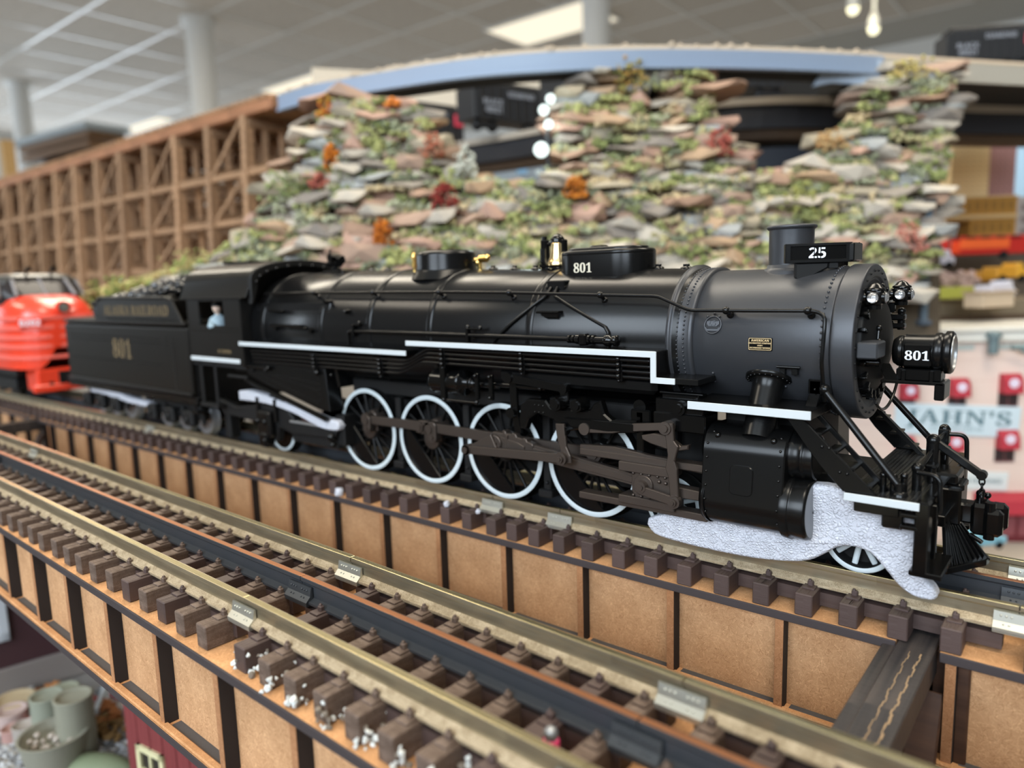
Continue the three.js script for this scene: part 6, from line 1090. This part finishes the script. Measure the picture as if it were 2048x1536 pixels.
  const ball1 = f('glowing_globe', 'small glowing white globe in front of the mustard building', 'lamp', 1902, 458, 840); mesh('globe', new THREE.SphereGeometry(4.6, 20, 14), std({ color: 0x333333, emissive: new THREE.Color(1, 0.96, 0.9), emissiveIntensity: 1.6 }), ball1); mesh('globe_post', cylY(1, -34, -4, 0, 0, 8), mat('#504a46'), ball1);  // glowing globe on a post, for a bright white spot
  { const p = at(1902, 458, 840); const l = new THREE.PointLight(new THREE.Color(1, 0.95, 0.85), 0.004, 0, 2); l.position.set(p.x * MM, p.y * MM, p.z * MM); l.castShadow = true; scene.add(l); }
  const truck = (label, px, py, d, c, c2, turn) => { const t = f('toy_truck', label, 'truck', px, py, d, turn); mesh('cab', smooth(plate([[4, -4], [20, -4], [20, 3], [16, 5], [13, 12], [4, 12]], -9, 9, 1), 0.6), mat(c, 0.4), t); mesh('load_bed', [cbox(-24, 5, -4, 8, -9, 9, 0.8)], mat(c2, 0.5), t); for (const x of [-16, 12]) mesh('wheel', cylZ(4.4, 7, 10, x, -5, 14), M.matt, t); };
  truck('golden yellow toy truck at the right edge of the raised street', 2012, 548, 800, '#d8a032', '#c98f2a', 0.3);
  truck('golden toy truck farther left behind the white van', 1965, 556, 850, '#d09a36', '#b9832a', -0.3);
  truck('white toy van parked before the yellow trucks', 1992, 585, 760, '#dcd9e0', '#d6d3dc', 0.5);
  truck('pale silver toy car behind the grey steel post', 1868, 522, 840, '#c9c6cf', '#b9b6bf', 0.2);
  const field = f('lawn', 'square of yellow-green lawn on the raised street', 'lawn', 1910, 592, 780, 0); mesh('turf', cbox(-30, 26, -3, 9, -50, 0, 1), mat('#a8a848', 0.95), field);
  const rocks = f('rubble', 'pinkish rubble and stones left of the lawn square', 'rubble', 1890, 562, 810, 0); const g = []; for (let i = 0; i < 70; i++) g.push(T(new THREE.IcosahedronGeometry(rr(2, 5), 0).rotateX(rnd() * 6), rr(-22, 34), rr(-8, 8), rr(-10, 6))); info(mesh('stones', g, mat('#b79c92', 0.9), rocks), null, null, null, 'stuff');
  const tan = f('crate', 'pale tan crate among the clutter at right', 'crate', 2000, 602, 740, 0.4); mesh('box', cbox(-26, 22, -6, 8, -20, 0, 0.6), mat('#c9b49a', 0.8), tan); mesh('lid', cbox(-28, 24, 8, 10, -22, 2, 0.5), mat('#b39c80', 0.8), tan);
}
// ---------------------------------------------------------------- below the front bridge, lower left
{
  const gY = -190;
  const gr = structure('ground'); mesh('ground_slab', cbox(-2500, 1200, -193, gY - 0.5, -1400, 320), std({ color: lin(0.33, 0.31, 0.29), roughness: 0.95, bumpMap: foamCells, bumpScale: 0.002 }), gr);
  const gb = [], cA = ['#b9bcc0', '#8f9296', '#d7dade', '#6d6a68', '#a59f96'];
  for (let i = 0; i < 7000; i++) { const px = rr(-60, 330), py = rr(1380, 1560), p = onY(px, py, gY); if (p.z > 320 || p.x < -900) continue; gb.push([p, rr(1.1, 3.0), hex(pick(cA)).multiplyScalar(rr(0.6, 1.2))]); }
  const inst = new THREE.InstancedMesh(new THREE.IcosahedronGeometry(1, 0), std({ color: 0xffffff, roughness: 0.6 }), gb.length); const mm = new THREE.Matrix4();
  gb.forEach(([p, s, c], i) => { mm.compose(p.add(V(0, s * 0.3, 0)), new THREE.Quaternion().setFromEuler(new THREE.Euler(rnd() * 6, rnd() * 6, 0)), V(s, s * 0.8, s)); inst.setMatrixAt(i, mm); inst.setColorAt(i, c); });
  inst.name = 'gravel'; inst.scale.setScalar(MM); inst.castShadow = inst.receiveShadow = true; scene.add(inst); info(inst, 'grey and white gravel on the ground below the front bridge', 'gravel', null, 'stuff');
  // barrels, tubs and scrap
  const drum = (label, px, py, r, h, c, open = false, group) => { const p = onY(px, py, gY), t = thing('scrap_drum', label, 'drum', [p.x, gY, p.z], 0, group); mesh('drum_shell', latheY(open ? [[0, 0], [0, r * 0.8], [h * 0.1, r * 0.84], [h, r], [h + 0.8, r * 1.04], [h + 0.8, r * 0.9], [h * 0.7, r * 0.86], [h * 0.7, 0]] : [[0, 0], [0, r], [h * 0.33, r], [h * 0.34, r * 1.03], [h * 0.36, r], [h * 0.66, r], [h * 0.67, r * 1.03], [h * 0.69, r], [h * 0.95, r], [h, r * 1.05], [h + 0.8, r * 1.02], [h + 0.8, r * 0.85], [h - 1, r * 0.8], [h - 1, 0]], 0, 0, 0, 28), mat(c, 0.7), t); if (open) { const g = []; for (let i = 0; i < 24; i++) g.push(T(new THREE.IcosahedronGeometry(rr(1.2, 2.6), 0).rotateX(rnd() * 6), rr(-0.6, 0.6) * r, h * 0.75 + rr(0, 3), rr(-0.6, 0.6) * r)); mesh('scrap', g, mat('#bfb2a6', 0.6), t); } return t; };
  drum('tall grey-green drum with raised rim, behind the open tub', 104, 1482, 9, 30, '#8d9080');
  drum('tall grey-green drum in the middle, farthest back of three', 136, 1456, 9, 26, '#9a9b86');
  drum('tallest pale green-grey drum right of the open tub', 160, 1512, 10, 38, '#8f8d7c');
  drum('wide open tub full of scrap chips in front of the drums', 116, 1530, 18, 20, '#8f8d7e', true);
  drum('small grey keg beside the pink keg at far left', 52, 1484, 6.5, 11, '#a39a92');
  drum('small dusty pink keg left of the grey keg', 28, 1484, 6, 9, '#b08a82');
  drum('pinkish flat keg behind the small kegs', 26, 1450, 9, 10, '#b8a29c');
  drum('tan flat keg farthest left at the back', 32, 1424, 12, 9, '#b5a180');
  const lump = (label, px, py, w, c) => { const p = onY(px, py, gY), t = thing('scrap_heap', label, 'scrap', [p.x, gY, p.z]); const g = []; for (let i = 0; i < 40; i++) g.push(T(cbox(-rr(1, 4), rr(1, 4), -1, 1, -rr(1, 2), rr(1, 2), 0.3).rotateY(rnd() * 6).rotateZ(rr(-0.5, 0.5)), rr(-w, w), rr(1, 7), rr(-w * 0.5, w * 0.5))); info(mesh('scrap', g, mat(c, 0.8), t), null, null, null, 'stuff'); };
  lump('rusty orange scrap heap along the dark wall foot', 100, 1408, 22, '#b8783f'); lump('dull red scrap heap right of the tall drums', 160, 1404, 12, '#9a4f48'); lump('pink scrap heap between kegs and drums', 76, 1452, 10, '#c08a86'); lump('brown straw-coloured heap near the red shed', 218, 1470, 16, '#7f6238'); lump('brown rusty heap under the white plank', 206, 1436, 14, '#a5683a');
  { const p = onY(196, 1540, gY), t = thing('rowing_boat', 'small grey-green upturned boat at the bottom left', 'boat', [p.x, gY, p.z], 0.5); mesh('hull', T(new THREE.SphereGeometry(1, 24, 12, 0, 2 * PI, 0, PI / 2).scale(24, 9, 10), 0, 0, 0), mat('#7f8a6c', 0.6), t); mesh('keel', cbox(-22, 22, 0, 1.6, 9, 11, 0.4), mat('#a5a888', 0.6), t); }
  { const a = onY(192, 1428, gY + 6), t = thing('white_plank', 'white painted plank leaning beside the drums under the bridge flange', 'plank', [a.x, a.y, a.z]); const b = onY(222, 1360, gY + 6).sub(a); mesh('board', bar([0, 0, 0], [b.x, b.y + 3, b.z], 7, 3, 0.4), mat('#d5dfe4', 0.5), t); }
  // dark maroon building with stone footing at the far left
  { const A = onY(0, 1396, gY), B = onY(250, 1318, gY), ang = Math.atan2(-(B.z - A.z), B.x - A.x), L = A.distanceTo(B);
    const t = thing('maroon_building', 'dark maroon model building with white window trim below the front bridge', 'building', [A.x, gY, A.z], ang);
    const w = mesh('wall', cbox(-160, L + 260, 18, 150, -80, 0, 0.4), mat('#43272b', 0.6), t); mesh('stone_footing', cbox(-162, L + 262, 0, 20, -82, 3, 0.5), mat('#857c76', 0.9), t);
    mesh('window_trim', [cbox(-40, 10, 40, 46, 0, 4, 0.5), cbox(4, 10, 40, 120, 0, 4, 0.5), cbox(-20, -16, 40, 120, 0, 3, 0.5), cbox(-40, 10, 76, 80, 0, 3, 0.4), cbox(-40, 10, 116, 122, 0, 4, 0.5)], mat('#c9cdd2', 0.6), t);
    mesh('window', cbox(-38, 6, 44, 118, -1, 1), mat('#2f3b46', 0.2), w);
    const door = mesh('door', [cbox(40, L - 10, 20, 130, 0, 2.4, 0.4)], mat('#4d3236', 0.55), t);
    mesh('door_panel', [plate([[56, 30], [80, 74], [104, 30]], 2.2, 3.2, 0.3), plate([[116, 30], [116, 74], [140, 30]], 2.2, 3.2, 0.3), cbox(42, L - 12, 76, 80, 2.2, 3.6, 0.4), cbox(108, 112, 22, 128, 2.2, 3.6, 0.4)], mat('#5a3f43', 0.5), door); mesh('door_slot', cbox(52, 84, 84, 90, 2.2, 3, 0.2), mat('#120c0c', 0.7), door);
  }
  // red shed with cream window
  { const tm = woodTex([126, 52, 52], 12, 1, 12); tm.repeat.set(1 / 50, 1 / 50); tm.rotation = PI / 2; const redW = std({ map: tm, roughness: 0.7, bumpMap: tieGrain, bumpScale: 0.0002 });
    const A = at(247, 1398, 372), t = thing('red_shed', 'dark red board shed with a cream window frame under the front bridge', 'shed', [A.x, A.y, A.z], YAW - 0.55);
    const w = mesh('wall', cbox(0, 150, -90, 4, -60, 0, 0.3), redW, t); for (let i = 0; i < 14; i++) mesh('board', cbox(i * 10.4 + 0.3, i * 10.4 + 10.1, -90, 4, 0, 0.8, 0.15), redW, w);
    mesh('roof', [bar([-4, 4, -30], [156, 4, -30], 3, 70, 0.4)], mat('#4a1f22', 0.7), t);
    mesh('window_frame', [cbox(10, 32, -46, -43, 0.6, 2.4, 0.2), cbox(10, 32, -23, -20, 0.6, 2.4, 0.2), cbox(10, 13, -46, -20, 0.6, 2.4, 0.2), cbox(29, 32, -46, -20, 0.6, 2.4, 0.2), cbox(20, 21.6, -46, -20, 0.6, 2, 0.2), cbox(10, 32, -34, -32.4, 0.6, 2, 0.2)], mat('#ded6a8', 0.5), t); mesh('window', cbox(12, 30, -44, -22, 0.4, 1.0), mat('#2a2522', 0.2), w); }
}
// far left of the room: wall shelf and wooden post
{
  const p = at(110, 300, 6000), t = thing('wall_shelf', 'distant brown wall shelf with a dark recess above the trestle', 'shelf', [p.x, p.y, p.z], 0.1); const s = 6000 / FPX;
  mesh('shelf_board', [cbox(-150 * s, 130 * s, -6 * s, 4 * s, -300, 0, 4), cbox(-150 * s, 130 * s, 10 * s, 22 * s, -300, 0, 4), cbox(-150 * s, 130 * s, -60 * s, -24 * s, -300, -10, 4)], mat('#7a5a3c', 0.7), t); mesh('shelf_recess', cbox(-150 * s, 130 * s, -24 * s, -6 * s, -300, -200, 4), mat('#1d1d20', 0.7), t);
  mesh('grey_cornice', cbox(-150 * s, 150 * s, 22 * s, 34 * s, -300, 60, 4), mat('#9aa3a8', 0.5), t);
  const q = at(16, 316, 5200), w = thing('wooden_post', 'pale wooden post at the far left beyond the trestle', 'post', [q.x, FLOOR, q.z]); mesh('shaft', cbox(-40, 40, 0, q.y - FLOOR + 120, -40, 40, 4), mat('#c9a36c', 0.7), w);
}
renderer.render(scene, camera);
